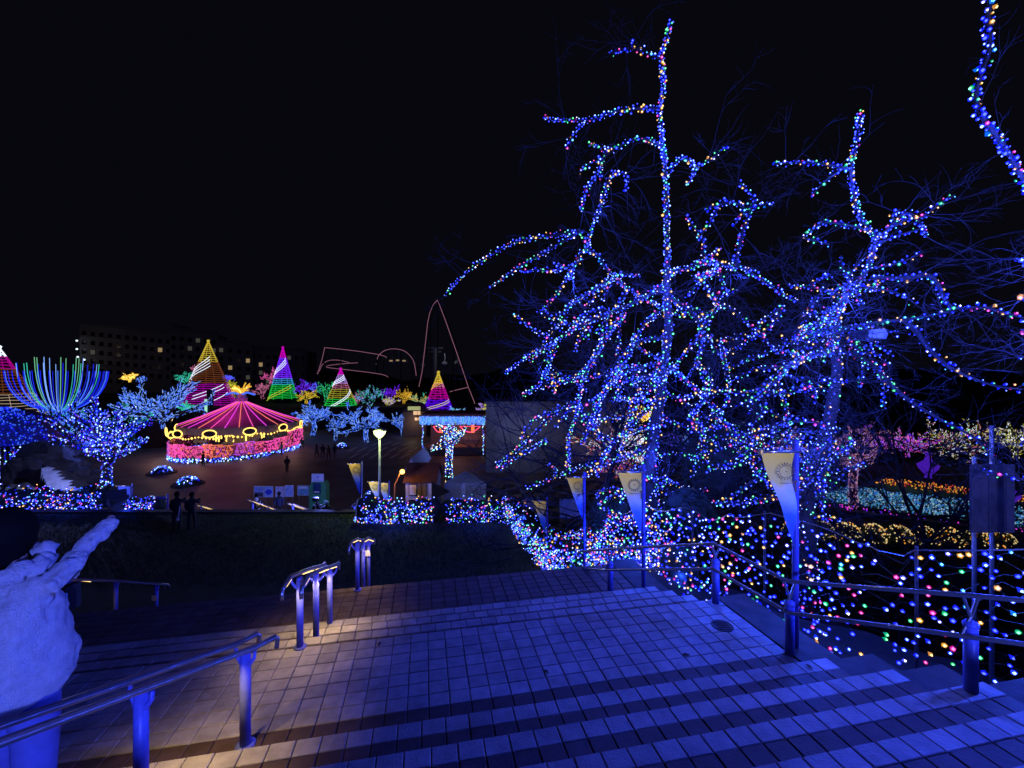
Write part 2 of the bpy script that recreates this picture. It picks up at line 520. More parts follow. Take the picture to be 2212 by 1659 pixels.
def handrail(label, posts, rail, strips=(), lat=0.11, group=None, pr=0.038, hang=False, plate=None, rr=0.021, strip_w=8.0, led_up=0.0):
    """posts: (x, y, z foot, z head); rail: path of the pair of tubes (centre line)"""
    root = empty('handrail', (posts[0][0], posts[0][1], posts[0][2]), label, 'handrail', group)
    rail = [Vector(p) for p in rail]
    d = (rail[-1] - rail[0]); d.z = 0; d.normalize()
    n = Vector((d.y, -d.x, 0))
    for (x, y, z0, z1) in posts:
        p = MB(); p.tube([(x, y, z0 - 0.02), (x, y, z1)], pr, POST, 12); p.tube([(x, y, z1), (x, y, z1 + 0.03)], [pr * 1.08, pr * 0.8], POST, 12)
        p.lathe((x, y, z0 - 0.002), [(pr * 1.9, 0), (pr * 1.9, 0.012), (pr * 1.1, 0.016)], POST, 12)
        po = p.build('post', root, True)
        b = MB()
        for sgn in (-1, 1):
            q = Vector((x, y, z1))
            b.tube([q + Vector((0, 0, -0.10)), q + n * sgn * lat * 0.45 + Vector((0, 0, -0.085)), q + n * sgn * lat * 0.9 + Vector((0, 0, -0.03)), q + n * sgn * lat + Vector((0, 0, 0.03))], [0.022, 0.02, 0.015, 0.013], POST, 6)
        b.build('bracket', po, True)
    for sgn in (-1, 1):
        path = [p + n * sgn * lat for p in rail]
        a, e = path[0], path[-1]
        full = [a - d * 0.02 + Vector((0, 0, -0.11)), a - d * 0.03 + Vector((0, 0, -0.03))] + path + [e + d * 0.03 + Vector((0, 0, -0.03)), e + d * 0.02 + Vector((0, 0, -0.11))]
        t = MB(); t.tube(full, rr, STEEL, 10); rl = t.build('rail', root, True)
        t = MB(); t.tube([p + Vector((0, 0, rr * 0.55)) for p in path], rr * 0.92, PLAST, 8); t.build('grip', rl, True)
        for (f0, f1) in strips:
            def along(f):
                L = [0]
                for i in range(len(path) - 1): L.append(L[-1] + (path[i + 1] - path[i]).length)
                x = f * L[-1]
                for i in range(len(path) - 1):
                    if x <= L[i + 1] + 1e-6:
                        return path[i].lerp(path[i + 1], (x - L[i]) / (L[i + 1] - L[i]))
                return path[-1]
            p0, p1 = along(f0), along(f1)
            dd = (p1 - p0).normalized(); up = dd.cross(n).normalized()
            c = (p0 + p1) / 2 + Vector((0, 0, -rr * 1.15 + led_up))
            s_ = MB(); s_.box(c, ((p1 - p0).length, 0.022, 0.010), LED, dd, n, up); s_.build('light_strip', rl)
            if strip_w:
                ld = bpy.data.lights.new('strip_glow', 'SPOT'); ld.energy = strip_w * (p1 - p0).length * 1.5; ld.color = (1.0, 0.66, 0.26)
                ld.spot_size = rad(125); ld.spot_blend = 0.8; ld.shadow_soft_size = 0.03
                lo = bpy.data.objects.new('strip_glow', ld); lo.location = c + Vector((0, 0, -0.06))
                sc.collection.objects.link(lo); lo.parent = root; lo.matrix_parent_inverse = Matrix.Translation(-Vector(root.location))
    if plate:
        x, y, z = plate
        t = MB(); t.box((x, y - pr - 0.02, z), (0.11, 0.012, 0.11), WHITE); t.build('number_plate', root)
    return root
def foot(u, v, z): p = G(u, v, z); return p
# near handrail beside the upper flight
A = Vector((-2.317, 3.736, 6.8))
def near(q, dz=0.0): return Vector((-2.317 - 0.228 * q, 3.736 - q, 7.66 + 0.32 * q + dz))
pn = near(0.83); pk = near(2.4)
handrail('long double handrail with brown grips running down to the tiled landing',
         [(A.x, A.y, 6.8, 7.60), (pn.x, pn.y, 7.10, pn.z - 0.06), (pk.x, pk.y, 7.70, pk.z - 0.06)],
         [near(-0.22, 0.03), near(0.0), near(0.83), near(1.6), near(2.6)], strips=[(0.13, 0.27)], lat=0.10, pr=0.043, strip_w=24.0, led_up=0.016)
# second handrail on the far edge of the landing
B0 = foot(648, 1398, 6.8); B1 = S(-1.42, 6.15, 6.65); B2 = S(-1.38, 6.8, 6.35)
up = lambda p, h: Vector((p.x, p.y, p.z + h))
handrail('double handrail with glowing strips on the steps below the landing',
         [(B0.x, B0.y, 6.8, 7.60), (B1.x, B1.y, 6.5, 7.37), (B2.x, B2.y, 6.2, 7.14)],
         [up(B0, .84) - E2 * 0.30, up(B0, .84), up(Vector((B1.x, B1.y, 6.8)), .63), up(Vector((B2.x, B2.y, 6.8)), .40), up(Vector((B2.x, B2.y, 6.8)), .37) + E2 * .15],
         strips=[(0.06, 0.16), (0.42, 0.66), (0.74, 0.9)], lat=0.10, strip_w=24.0)
C0 = foot(772, 1274, 6.2); C1 = C0 + E2 * 0.75; C2 = C0 + E2 * 1.55
handrail('double handrail with glowing strips at the lower landing edge, small plate on its last post',
         [(C0.x, C0.y, 6.2, 7.02), (C1.x, C1.y, 5.75, 6.80), (C2.x, C2.y, 5.3, 6.50)],
         [Vector((C0.x, C0.y, 7.06)) - E2 * 0.25, Vector((C0.x, C0.y, 7.06)), Vector((C1.x, C1.y, 6.84)), Vector((C2.x, C2.y, 6.50)), Vector((C2.x, C2.y, 6.44)) + E2 * 0.2],
         strips=[(0.02, 0.10), (0.22, 0.5), (0.62, 0.92)], lat=0.10, plate=(C2.x, C2.y, 6.25))
D0 = W(150, 1252, 8.0); D1 = W(250, 1255, 8.9); D2 = W(338, 1262, 9.6)
handrail('double handrail on the dark steps beside the person in the white jacket',
         [(D0.x, D0.y, 5.9, D0.z - .05), (D1.x, D1.y, 5.0, D1.z - .05), (D2.x, D2.y, 4.7, D2.z - .05)],
         [W(110, 1246, 7.7), D0, D1, D2, W(358, 1263, 9.8)], strips=[(0.04, 0.3)], lat=0.06, plate=(D2.x, D2.y, D2.z - 0.28))
# handrails of the flight between turf and plaza
def far_rail(pa, pb, d, label, strips):
    p0, p1 = W(*pa, d), W(*pb, d + 1.6)
    mids = [p0.lerp(p1, f) for f in (0.08, 0.55, 0.95)]
    handrail(label, [(m.x, m.y, 1.2, m.z - .05) for m in mids], [p0, p0.lerp(p1, .5), p1], strips=strips, lat=0.16, pr=0.055, group='lit handrails of the plaza stairs', rr=0.03, strip_w=1.6)
lab = 'lit handrail rising above the kerb between the dark turf and the plaza'
far_rail((540, 1080), (610, 1106), 24.0, 'lit handrail in front of the blue notice boards above the kerb', [(0.03, 0.48), (0.52, 0.9)])
far_rail((628, 1088), (680, 1107), 24.0, 'lit handrail in front of the green cabinet above the kerb', [(0.03, 0.48), (0.52, 0.9)])
far_rail((430, 1091), (492, 1110), 24.0, 'lit handrail right beside the two dark figures on the turf', [(0.03, 0.48), (0.52, 0.9)])
far_rail((278, 1080), (344, 1096), 24.0, 'lit handrail above the low hedge with bulbs at the kerb', [(0.03, 0.9)])
far_rail((800, 1066), (765, 1092), 24.5, 'plain handrail beside the conical shrub covered in bulbs', [])

# ---- railing along the right side of the stairs
rr = empty('stair_railing', S(4.2, 4.0, 6.8), 'two-rail steel railing along the edge of the stairs in front of the light net', 'railing')
q0 = Vector((6.2, 2.3, 0)); 
PP = [(G(2097, 1492, 7.25), 7.25), (G(1706, 1412, 6.8), 6.8), (G(1546, 1302, 6.8), 6.8), (G(1318, 1282, 6.2), 6.2)]
heads = []
for i, (p, z) in enumerate(PP):
    h = 0.86 if i < 3 else 0.80
    m_ = MB(); m_.tube([(p.x, p.y, z - 0.05), (p.x, p.y, z + h - 0.28)], 0.05, POST, 14)
    m_.lathe((p.x, p.y, z + h - 0.29), [(0.056, 0), (0.056, 0.02), (0.04, 0.04), (0.0, 0.05)], POST, 14)
    po = m_.build('post', rr, True)
    b = MB()
    c = Vector((p.x, p.y, z))
    for sg in (-1, 1):
        b.tube([c + Vector((0, 0, h - 0.22)), c + Vector((sg * 0.07, 0.0, h - 0.02))], 0.014, STEEL, 6)
        b.tube([c + Vector((0, 0, h - 0.20)), c + Vector((-0.08, 0, h - 0.36))], 0.014, STEEL, 6)
    b.build('bracket', po)
    heads.append(c + Vector((0, 0, h)))
start = heads[0] + Vector((1.9, -1.5, 0.42))
for dz in (0.0, -0.36):
    path = [start + Vector((0, 0, dz))] + [h + Vector((-0.05, -0.05, dz)) for h in heads] + [heads[-1] + E2 * 1.4 + Vector((0, 0, dz - 0.62))]
    m_ = MB(); m_.tube(path, 0.022, STEEL, 10); m_.build('rail', rr, True)
# tie wires in the middle
# ---- pennant banners on poles
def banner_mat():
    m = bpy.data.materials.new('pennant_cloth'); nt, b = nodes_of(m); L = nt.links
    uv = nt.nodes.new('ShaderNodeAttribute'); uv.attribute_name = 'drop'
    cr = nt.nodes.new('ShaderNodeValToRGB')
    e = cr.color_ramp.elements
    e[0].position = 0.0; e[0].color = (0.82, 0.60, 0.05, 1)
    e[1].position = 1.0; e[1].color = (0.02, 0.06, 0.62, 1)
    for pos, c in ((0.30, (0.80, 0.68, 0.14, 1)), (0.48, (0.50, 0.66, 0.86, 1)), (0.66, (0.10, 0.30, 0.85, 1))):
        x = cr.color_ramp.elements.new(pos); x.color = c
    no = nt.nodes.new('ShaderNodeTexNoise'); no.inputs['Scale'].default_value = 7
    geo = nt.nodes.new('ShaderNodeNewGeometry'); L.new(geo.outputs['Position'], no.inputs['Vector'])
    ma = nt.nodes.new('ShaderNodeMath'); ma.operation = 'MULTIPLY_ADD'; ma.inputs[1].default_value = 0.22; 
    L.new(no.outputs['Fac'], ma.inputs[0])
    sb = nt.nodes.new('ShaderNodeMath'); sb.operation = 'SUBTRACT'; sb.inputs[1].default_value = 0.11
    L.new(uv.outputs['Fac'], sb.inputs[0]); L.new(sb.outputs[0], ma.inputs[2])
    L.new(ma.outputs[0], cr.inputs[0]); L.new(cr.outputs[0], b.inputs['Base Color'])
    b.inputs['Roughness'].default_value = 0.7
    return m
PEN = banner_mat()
INK = mat('brown_ink', (0.16, 0.10, 0.05), 0.8)
POLEB = mat('blue_pole_paint', (0.07, 0.09, 0.5), 0.4, var=0.1)
def banner(x, y, z0, ztop, w, h, label, big=True, left=True, group='pennants on poles', ink=True, twist=0.0):
    root = empty('pennant_banner', (x, y, z0), label, 'banner', group)
    pr = 0.035 if big else 0.04
    m_ = MB(); m_.tube([(x, y, z0), (x, y, ztop + 0.05)], pr, POLEB, 12); m_.blob((x, y, ztop + 0.05), pr * 1.05, POLEB, 0, 10); m_.build('pole', root, True)
    sg = -1 if left else 1
    yb = y - pr - 0.012
    m_ = MB(); m_.tube([(x + 0.03 * -sg, yb, ztop - 0.05), (x + sg * (w + 0.09), yb, ztop - 0.05)], 0.016 if big else 0.022, STEEL, 8); m_.build('cross_bar', root, True)
    e_ = x + sg * (w + 0.10); m_ = MB(); m_.lathe((e_, yb - 0.05, ztop - 0.075), [(0.028, 0), (0.028, 0.05), (0.015, 0.07)], mat('brass_bar_end', (.5, .4, .15), .4, .6), 10); m_.build('bar_end_piece', root)  # brass end piece of the bar, gives no light itself
    if ink: lamp('added_cloth_fill', (x + sg * w * 0.75, yb - 0.42, ztop - 0.02), 2.0 if big else 5.0, (1.0, 0.82, 0.42), 0.03, root)  # warm fill added to bring out the yellow cloth
    # cloth
    n, k = 10, 14
    vs, fs, dr = [], [], []
    for j in range(k + 1):
        f = j / k
        wd = w * (1 - f) ** 0.92 + 0.012
        if big: wd = max(wd, 0.012)
        for i in range(n + 1):
            g = i / n
            wav = 0.022 * math.sin(f * 7 + g * 3.0) * (0.3 + f) + 0.03 * twist * math.sin(f * 9)
            vs.append((x + sg * (pr + 0.02 + g * wd + 0.012 * math.sin(f * 6) * twist), yb - 0.02 + wav - 0.05 * f * g, ztop - 0.065 - f * h)); dr.append(f)
    for j in range(k):
        for i in range(n):
            a = j * (n + 1) + i
            fs.append((a, a + 1, a + n + 2, a + n + 1))
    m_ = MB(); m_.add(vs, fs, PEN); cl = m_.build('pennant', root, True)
    at = cl.data.attributes.new('drop', 'FLOAT', 'POINT'); at.data.foreach_set('value', dr)
    if ink:
        cx, cz = x + sg * (w * 0.47), ztop - 0.065 - h * 0.19
        yy = yb - 0.052
        m_ = MB(); r = w * 0.21
        for j in range(28):
            a0, a1 = 2 * math.pi * j / 28, 2 * math.pi * (j + 1) / 28
            m_.prism([(cx + r * q * math.cos(a), yy, cz + r * q * math.sin(a)) for q, a in ((0.92, a0), (1.0, a0), (1.0, a1), (0.92, a1))], (0, -0.002, 0), INK)
        for j in range(18):
            a = 2 * math.pi * j / 18; ca, sa = math.cos(a), math.sin(a)
            m_.box((cx + r * 1.2 * ca, yy, cz + r * 1.2 * sa), (r * 0.26, 0.003, r * 0.13), INK, (ca, 0, sa), (0, 1, 0), (-sa, 0, ca))
        m_.lathe((0, 0, 0), [(0.001, 0)], INK, 3, False) if False else None
        m_.box((cx, yy, cz), (r * 0.16, 0.003, r * 0.2), INK)
        m_.build('gear_emblem', root)
        m_ = MB(); hx = x + sg * (w * 0.17); hz = cz - h * 0.13
        m_.prism([(hx + a * w, yy, hz + b * w) for a, b in ((-0.028, -0.26), (0.028, -0.26), (0.02, 0.05), (-0.02, 0.05))], (0, -0.002, 0), INK)
        m_.prism([(hx + a * w, yy, hz + b * w) for a, b in ((-0.075, 0.04), (0.075, 0.04), (0.06, 0.09), (0.0, 0.105), (-0.06, 0.09))], (0, -0.002, 0), INK)
        m_.build('hammer_mark', root)
        m_ = MB(); m_.box((x + sg * w * 0.45, yy, cz - r * 1.75), (w * 0.42, 0.003, 0.006), INK); m_.build('rule_line', root)
    return root
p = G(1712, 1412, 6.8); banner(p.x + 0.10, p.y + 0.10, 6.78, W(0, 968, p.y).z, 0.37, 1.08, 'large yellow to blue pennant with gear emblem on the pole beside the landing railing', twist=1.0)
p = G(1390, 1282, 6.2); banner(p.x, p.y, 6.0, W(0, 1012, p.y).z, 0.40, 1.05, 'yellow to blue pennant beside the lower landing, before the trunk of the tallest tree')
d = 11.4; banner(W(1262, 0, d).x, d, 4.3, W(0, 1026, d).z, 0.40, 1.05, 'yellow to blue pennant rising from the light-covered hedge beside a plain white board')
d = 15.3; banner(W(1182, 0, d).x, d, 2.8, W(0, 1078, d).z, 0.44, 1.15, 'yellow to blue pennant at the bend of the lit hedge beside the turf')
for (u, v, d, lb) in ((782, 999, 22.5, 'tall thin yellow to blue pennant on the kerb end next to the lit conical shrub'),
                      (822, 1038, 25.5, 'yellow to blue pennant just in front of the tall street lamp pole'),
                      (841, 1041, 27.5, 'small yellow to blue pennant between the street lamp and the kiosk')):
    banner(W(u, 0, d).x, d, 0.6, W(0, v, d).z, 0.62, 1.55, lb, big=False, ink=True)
def plain_pennant(u, v, d, lb):
    root = banner(W(u, 0, d).x, d, 0.4, W(0, v, d).z, 0.80, 1.35, lb, big=False, ink=False, group='small pennants in front of the rock garden')
    for o in bpy.data.objects:
        if o.parent == root and o.name.startswith('pennant') and o.type == 'MESH':
            o.data.materials[0] = mat('blue_pennant_cloth', (0.12, 0.2, 0.85), 0.7, var=0.08)
plain_pennant(192, 1052, 27, 'small blue pennant in front of the white stepped cascade')
plain_pennant(286, 1048, 26, 'small blue pennant right beside the light-wrapped funnel tree trunk')
plain_pennant(362, 1070, 23.5, 'small blue pennant above the lit handrail on the kerb')
# ================================================================== THE BIG BARE TREES AND THEIR STRING LIGHTS
def resample(pts, step):
    out = [pts[0]]
    for i in range(len(pts) - 1):
        a, b = pts[i], pts[i + 1]
        n = max(1, int((b - a).length / step))
        for k in range(1, n + 1): out.append(a.lerp(b, k / n))
    return out
def smooth_path(pts, it=2):
    for _ in range(it):
        q = [pts[0]]
        for i in range(len(pts) - 1):
            a, b = pts[i], pts[i + 1]
            if i: q.append(a.lerp(b, 0.25))
            if i < len(pts) - 2: q.append(a.lerp(b, 0.75))
        q.append(pts[-1]); pts = q
    return pts
def twig(mb, p, d, L, r, lvl, rn, droop):
    n = 5; pts = [Vector(p)]; rs = [r]
    d = d.normalized()
    for i in range(n):
        d = (d + Vector((rn.gauss(0, .16), rn.gauss(0, .16), rn.gauss(0, .16) - droop))).normalized()
        pts.append(pts[-1] + d * (L / n)); rs.append(r * (1 - (i + 1) / n * 0.75))
    mb.tube(pts, rs, TWIG, 3, False)
    if lvl:
        for _ in range(rn.randint(2, 4)):
            i = rn.randint(1, n - 1)
            e = (pts[i + 1] - pts[i]).normalized()
            o = Vector((rn.gauss(0, 1), rn.gauss(0, 1), rn.gauss(0, 1) + 0.25))
            twig(mb, pts[i], e * 0.9 + o.normalized() * 0.8, L * rn.uniform(.35, .65), r * 0.62, lvl - 1, rn, droop)

def big_tree(label, light_label, depth0, trunk, branches, ground_z, r_base, seed, n_auto, auto_box, twigs, dens, bsize, power, single_bulbs=0, z_lamps=()):
    rn = random.Random(seed)
    # digitised (u, v) courses become 3D courses; every bough has its own reach towards or away from the viewer
    paths = []
    tv = [W(u, v, depth0 + dd) for (u, v, dd) in trunk]
    base = Vector((tv[0].x, tv[0].y, ground_z - 0.1))
    tv = smooth_path([base] + tv if base.z < tv[0].z else tv, 1)
    uvd = [(u, v, depth0 + dd) for (u, v, dd) in trunk]
    L = len(tv)
    paths.append((tv, [max(0.022, r_base * (1 - i / (L - 1)) ** 1.8) for i in range(L)], 1.0, 1))
    for br in branches:
        pl, dd = br[0], br[1]
        dn = br[2] if len(br) > 2 else 1.0
        u0, v0 = pl[0]
        dref = min(uvd, key=lambda q: (q[0] - u0) ** 2 + (q[1] - v0) ** 2)[2]
        n = len(pl); tot = 0; cum = [0]
        for i in range(n - 1):
            tot += math.hypot(pl[i + 1][0] - pl[i][0], pl[i + 1][1] - pl[i][1]); cum.append(tot)
        pts = []
        for i, (u, v) in enumerate(pl):
            d = dref + dd * cum[i] / max(tot, 1)
            pts.append(W(u, v, d)); uvd.append((u, v, d))
        pts = smooth_path(pts, 2)
        Lm = tot * depth0 / F
        r0 = min(0.045, 0.012 + 0.011 * Lm)
        paths.append((pts, [r0 + (0.012 - r0) * i / (len(pts) - 1) for i in range(len(pts))], dn, 1))
    # smaller boughs that leave the digitised ones
    u0, v0, u1, v1 = auto_box
    cand = [q for q in uvd if u0 < q[0] < u1 and v0 < q[1] < v1]
    for _ in range(n_auto):
        q = rn.choice(cand)
        p = W(*q)
        c = tv[len(tv) // 2]
        out = (p - Vector((c.x, c.y, p.z)))
        d = (out.normalized() if out.length > .1 else Vector((0, 0, 0))) * 0.6 + Vector((rn.gauss(0, 1), rn.gauss(0, .8), rn.gauss(0, .55) - 0.25))
        d.normalize(); Lb = rn.uniform(0.7, 1.9) * depth0 / 12
        pts = [p]
        for i in range(5):
            d = (d + Vector((rn.gauss(0, .25), rn.gauss(0, .25), rn.gauss(0, .2) - .07))).normalized()
            pts.append(pts[-1] + d * Lb / 5)
        paths.append((pts, [0.025 - 0.003 * i for i in range(6)], 0.85, 1))
    root = empty('bare_tree', base, label, 'tree')
    m_ = MB(); m_.tube(paths[0][0], paths[0][1], BARK, 10); m_.build('trunk', root, True)
    for (pts, rs, dn, k) in paths[1:]:
        m_ = MB(); m_.tube(pts, rs, BARK, 6); m_.build('branch', root, True)
    m_ = MB()
    for _ in range(twigs):
        pts, rs, dn, k = rn.choice(paths)
        i = rn.randint(len(pts) // 4, len(pts) - 1)
        e = (pts[i] - pts[max(0, i - 1)])
        if e.length < 1e-6: e = Vector((0, 0, 1))
        o = Vector((rn.gauss(0, 1), rn.gauss(0, 1), rn.gauss(0, .8) + 0.3))
        twig(m_, pts[i], e.normalized() * 0.7 + o.normalized(), rn.uniform(.7, 2.0) * depth0 / 12, 0.011 * depth0 / 12, 2, rn, 0.05)
    tag(m_.build('crown', root), kind='stuff')
    # the light strings
    ls = empty('light_string', base, light_label, 'string lights')
    wire = MB(); bm_ = MB(); singles = []
    for pi, (pts, rs, dn, k) in enumerate(paths):
        if dn <= 0: continue
        q = resample(pts, 0.05)
        tot = sum((q[i + 1] - q[i]).length for i in range(len(q) - 1))
        wp = []
        n = int(tot * dens * dn * (2.2 if pi == 0 else 1.0))
        for j in range(n):
            f = (j + rn.random() * 0.8) / max(n, 1)
            x = f * (len(q) - 1); i = min(int(x), len(q) - 2)
            p = q[i].lerp(q[i + 1], x - i)
            r = rs[min(int(f * len(rs)), len(rs) - 1)]
            a = j * 2.4 + rn.random() * 1.2
            rr_ = r + 0.012 + abs(rn.gauss(0, 0.030)) * depth0 / 12
            e = (q[i + 1] - q[i]).normalized(); s1 = e.orthogonal().normalized(); s2 = e.cross(s1)
            o = (s1 * math.cos(a) + s2 * math.sin(a))
            c = rn.choice(MIX)
            pp = p + o * rr_
            dv = o + Vector((rn.gauss(0, .5), -0.6 + rn.gauss(0, .4), rn.gauss(0, .4) - 0.2))
            sz = bsize * rn.choice((.6, .75, .9, 1.0, 1.15, 1.35))
            if rn.random() < 0.16: sz *= 0.55
            bulb(bm_, pp, sz, c, dv)
            if j % 2 == 0: wp.append(p + o * (r + 0.008))
        if len(wp) > 1: wire.tube(wp, 0.004, WIRE, 3, False)
    wire.build('wire', ls)
    tag(bm_.build('bulb', ls), kind='stuff')
    for (u, v, d, pw) in z_lamps:
        lamp('string_glow', W(u, v, d), pw * power, (0.028, 0.062, 1.0), 0.06, ls)
    return root

T1 = [(1415, 1200, 0), (1408, 1120, 0), (1398, 1050, 0), (1410, 950, 0), (1425, 860, 0), (1435, 780, -.1), (1445, 700, -.2), (1440, 620, -.4), (1442, 560, -.6), (1440, 500, -.8), (1440, 420, -.9), (1436, 350, -1), (1430, 290, -1), (1423, 235, -1), (1437, 185, -1), (1425, 125, -1), (1440, 85, -1), (1450, 45, -1)]
B1 = [
 ([(1425, 125), (1400, 115), (1370, 104), (1345, 110), (1315, 113)], .5), ([(1367, 106), (1368, 88)], 0),
 ([(1420, 235), (1395, 232), (1350, 236), (1310, 246), (1272, 262), (1235, 258), (1200, 262), (1174, 252)], 1.2, 1.3),
 ([(1262, 263), (1238, 288), (1222, 320)], .2),
 ([(1430, 318), (1400, 300), (1370, 298), (1345, 312), (1318, 325), (1295, 316), (1270, 312)], .9, 1.3),
 ([(1308, 328), (1300, 350), (1297, 388)], .3), ([(1297, 345), (1272, 352), (1250, 373)], .4),
 ([(1300, 340), (1290, 375), (1265, 408), (1260, 435), (1254, 458)], .2, 1.2),
 ([(1325, 374), (1352, 374), (1356, 395), (1348, 412)], -.3),
 ([(1325, 372), (1311, 400), (1300, 440), (1283, 480), (1270, 520), (1262, 548)], .3, 1.5),
 ([(1445, 370), (1470, 336), (1492, 347), (1502, 365), (1495, 388), (1480, 396)], -.5, 1.5),
 ([(1500, 364), (1532, 345), (1572, 315)], -.5),
 ([(1262, 500), (1220, 505), (1160, 512), (1110, 522), (1060, 550), (1010, 585), (975, 620), (960, 640)], 2.5, 1.0),
 ([(1243, 505), (1210, 525), (1160, 555), (1120, 576), (1090, 600), (1057, 621)], 2.0, .9),
 ([(1262, 510), (1270, 543), (1292, 548), (1303, 575), (1325, 595), (1355, 622), (1395, 645), (1430, 665)], .2, 1.3),
 ([(1256, 540), (1240, 575), (1222, 602)], .3), ([(1258, 555), (1236, 580), (1238, 606)], .1),
 ([(1335, 592), (1290, 620), (1260, 640), (1230, 655), (1218, 690), (1210, 712)], .9),
 ([(1432, 620), (1380, 648), (1320, 676), (1280, 692), (1232, 712), (1200, 740), (1152, 760), (1120, 785), (1090, 806)], 2.0, 1.3),
 ([(1350, 676), (1312, 720), (1290, 760), (1266, 800), (1252, 850), (1246, 900), (1226, 940), (1228, 1000)], .8, 1.5),
 ([(1202, 745), (1182, 800), (1165, 832), (1128, 852)], .6),
 ([(1262, 815), (1195, 830), (1152, 842), (1130, 853)], .8),
 ([(1252, 870), (1212, 880), (1182, 905), (1160, 932), (1130, 960), (1100, 985), (1070, 1006)], 1.0),
 ([(1182, 950), (1155, 965), (1120, 985), (1078, 1015)], .4),
 ([(1290, 1000), (1242, 1012), (1202, 1030), (1155, 1048), (1135, 1056)], .8),
 ([(1442, 592), (1480, 580), (1512, 570), (1552, 563), (1578, 580), (1600, 575), (1642, 600), (1682, 630), (1722, 650)], -1.2, 1.4),
 ([(1500, 572), (1530, 562), (1560, 572), (1540, 590), (1500, 600)], -.6, 2.0),
 ([(1590, 572), (1602, 505), (1618, 462), (1630, 430), (1617, 410), (1595, 395)], -.5, 1.2),
 ([(1615, 455), (1590, 435), (1550, 440), (1522, 455)], -.3), ([(1555, 442), (1535, 480), (1508, 517)], .1, .8),
 ([(1620, 455), (1650, 440), (1672, 440)], -.2), ([(1615, 445), (1595, 470), (1586, 488)], .2),
 ([(1545, 575), (1558, 600), (1571, 637)], .2),
 ([(1552, 660), (1532, 690), (1512, 722), (1482, 760), (1450, 800)], .3), ([(1538, 640), (1550, 655), (1547, 668)], 0),
 ([(1556, 735), (1566, 780), (1575, 830), (1570, 880)], -1.0, 1.2),
 ([(1445, 790), (1482, 820), (1512, 850), (1542, 880), (1562, 910), (1590, 950), (1602, 990)], -.9, 1.5),
 ([(1440, 780), (1400, 790), (1350, 800), (1320, 832), (1290, 870), (1278, 912), (1256, 960)], .6, 1.2),
 ([(1440, 730), (1390, 732), (1345, 760), (1330, 800), (1340, 860)], .5),
 ([(1500, 780), (1532, 800), (1537, 832), (1517, 870), (1490, 902)], -.6, 1.4),
 ([(1430, 900), (1472, 920), (1522, 930), (1562, 920)], -.5),
 ([(1405, 1045), (1362, 1062), (1322, 1070), (1292, 1092)], -.5), ([(1292, 1092), (1332, 1112), (1372, 1126)], -.2),
 ([(1372, 1128), (1300, 1126)], -.3, .8), ([(1412, 1060), (1440, 1040), (1445, 1032)], -.4),
 ([(1412, 1050), (1452, 1066), (1502, 1082), (1562, 1090), (1622, 1082), (1645, 1070)], -1.5, .7),
 ([(1418, 1085), (1460, 1095), (1500, 1120)], -.8, .5),
 ([(1410, 960), (1360, 985), (1310, 1000), (1260, 1030)], .4, 1.2), ([(1420, 870), (1380, 900), (1340, 940), (1300, 985), (1290, 1030)], -.4, 1.5),
 ([(1430, 820), (1390, 850), (1360, 900), (1350, 950), (1330, 1000)], .5, 1.4),
 ([(1440, 660), (1400, 690), (1370, 730), (1350, 790), (1300, 850), (1280, 930)], -.6, 1.2),
 ([(1430, 850), (1470, 860), (1500, 890), (1520, 950), (1530, 1000)], .3, 1.1),
 ([(1440, 640), (1480, 660), (1510, 690), (1520, 740), (1500, 800)], .4, 1.0),
 ([(1405, 1000), (1370, 1020), (1350, 1060), (1340, 1090)], -.3, 1.2),
]
big_tree('tallest bare tree, wound with string lights, its long bough reaching over the coaster',
         'multicoloured string lights wound around the tallest bare tree', 12.0, T1, B1, bank_z(4.0, 12.0), 0.26, 11, 95, (1180, 560, 1600, 1090), 520, 23, 0.064, 1.3,
         z_lamps=[(1440, 300, 10.6, 60), (1300, 450, 11.3, 70), (1250, 620, 12.2, 90), (1430, 640, 11.0, 120), (1330, 800, 11.4, 130), (1480, 800, 10.9, 120), (1250, 900, 11.6, 90), (1420, 1000, 11.2, 100), (1600, 600, 10.4, 50), (1120, 620, 13.0, 45), (1170, 800, 13.2, 40)])

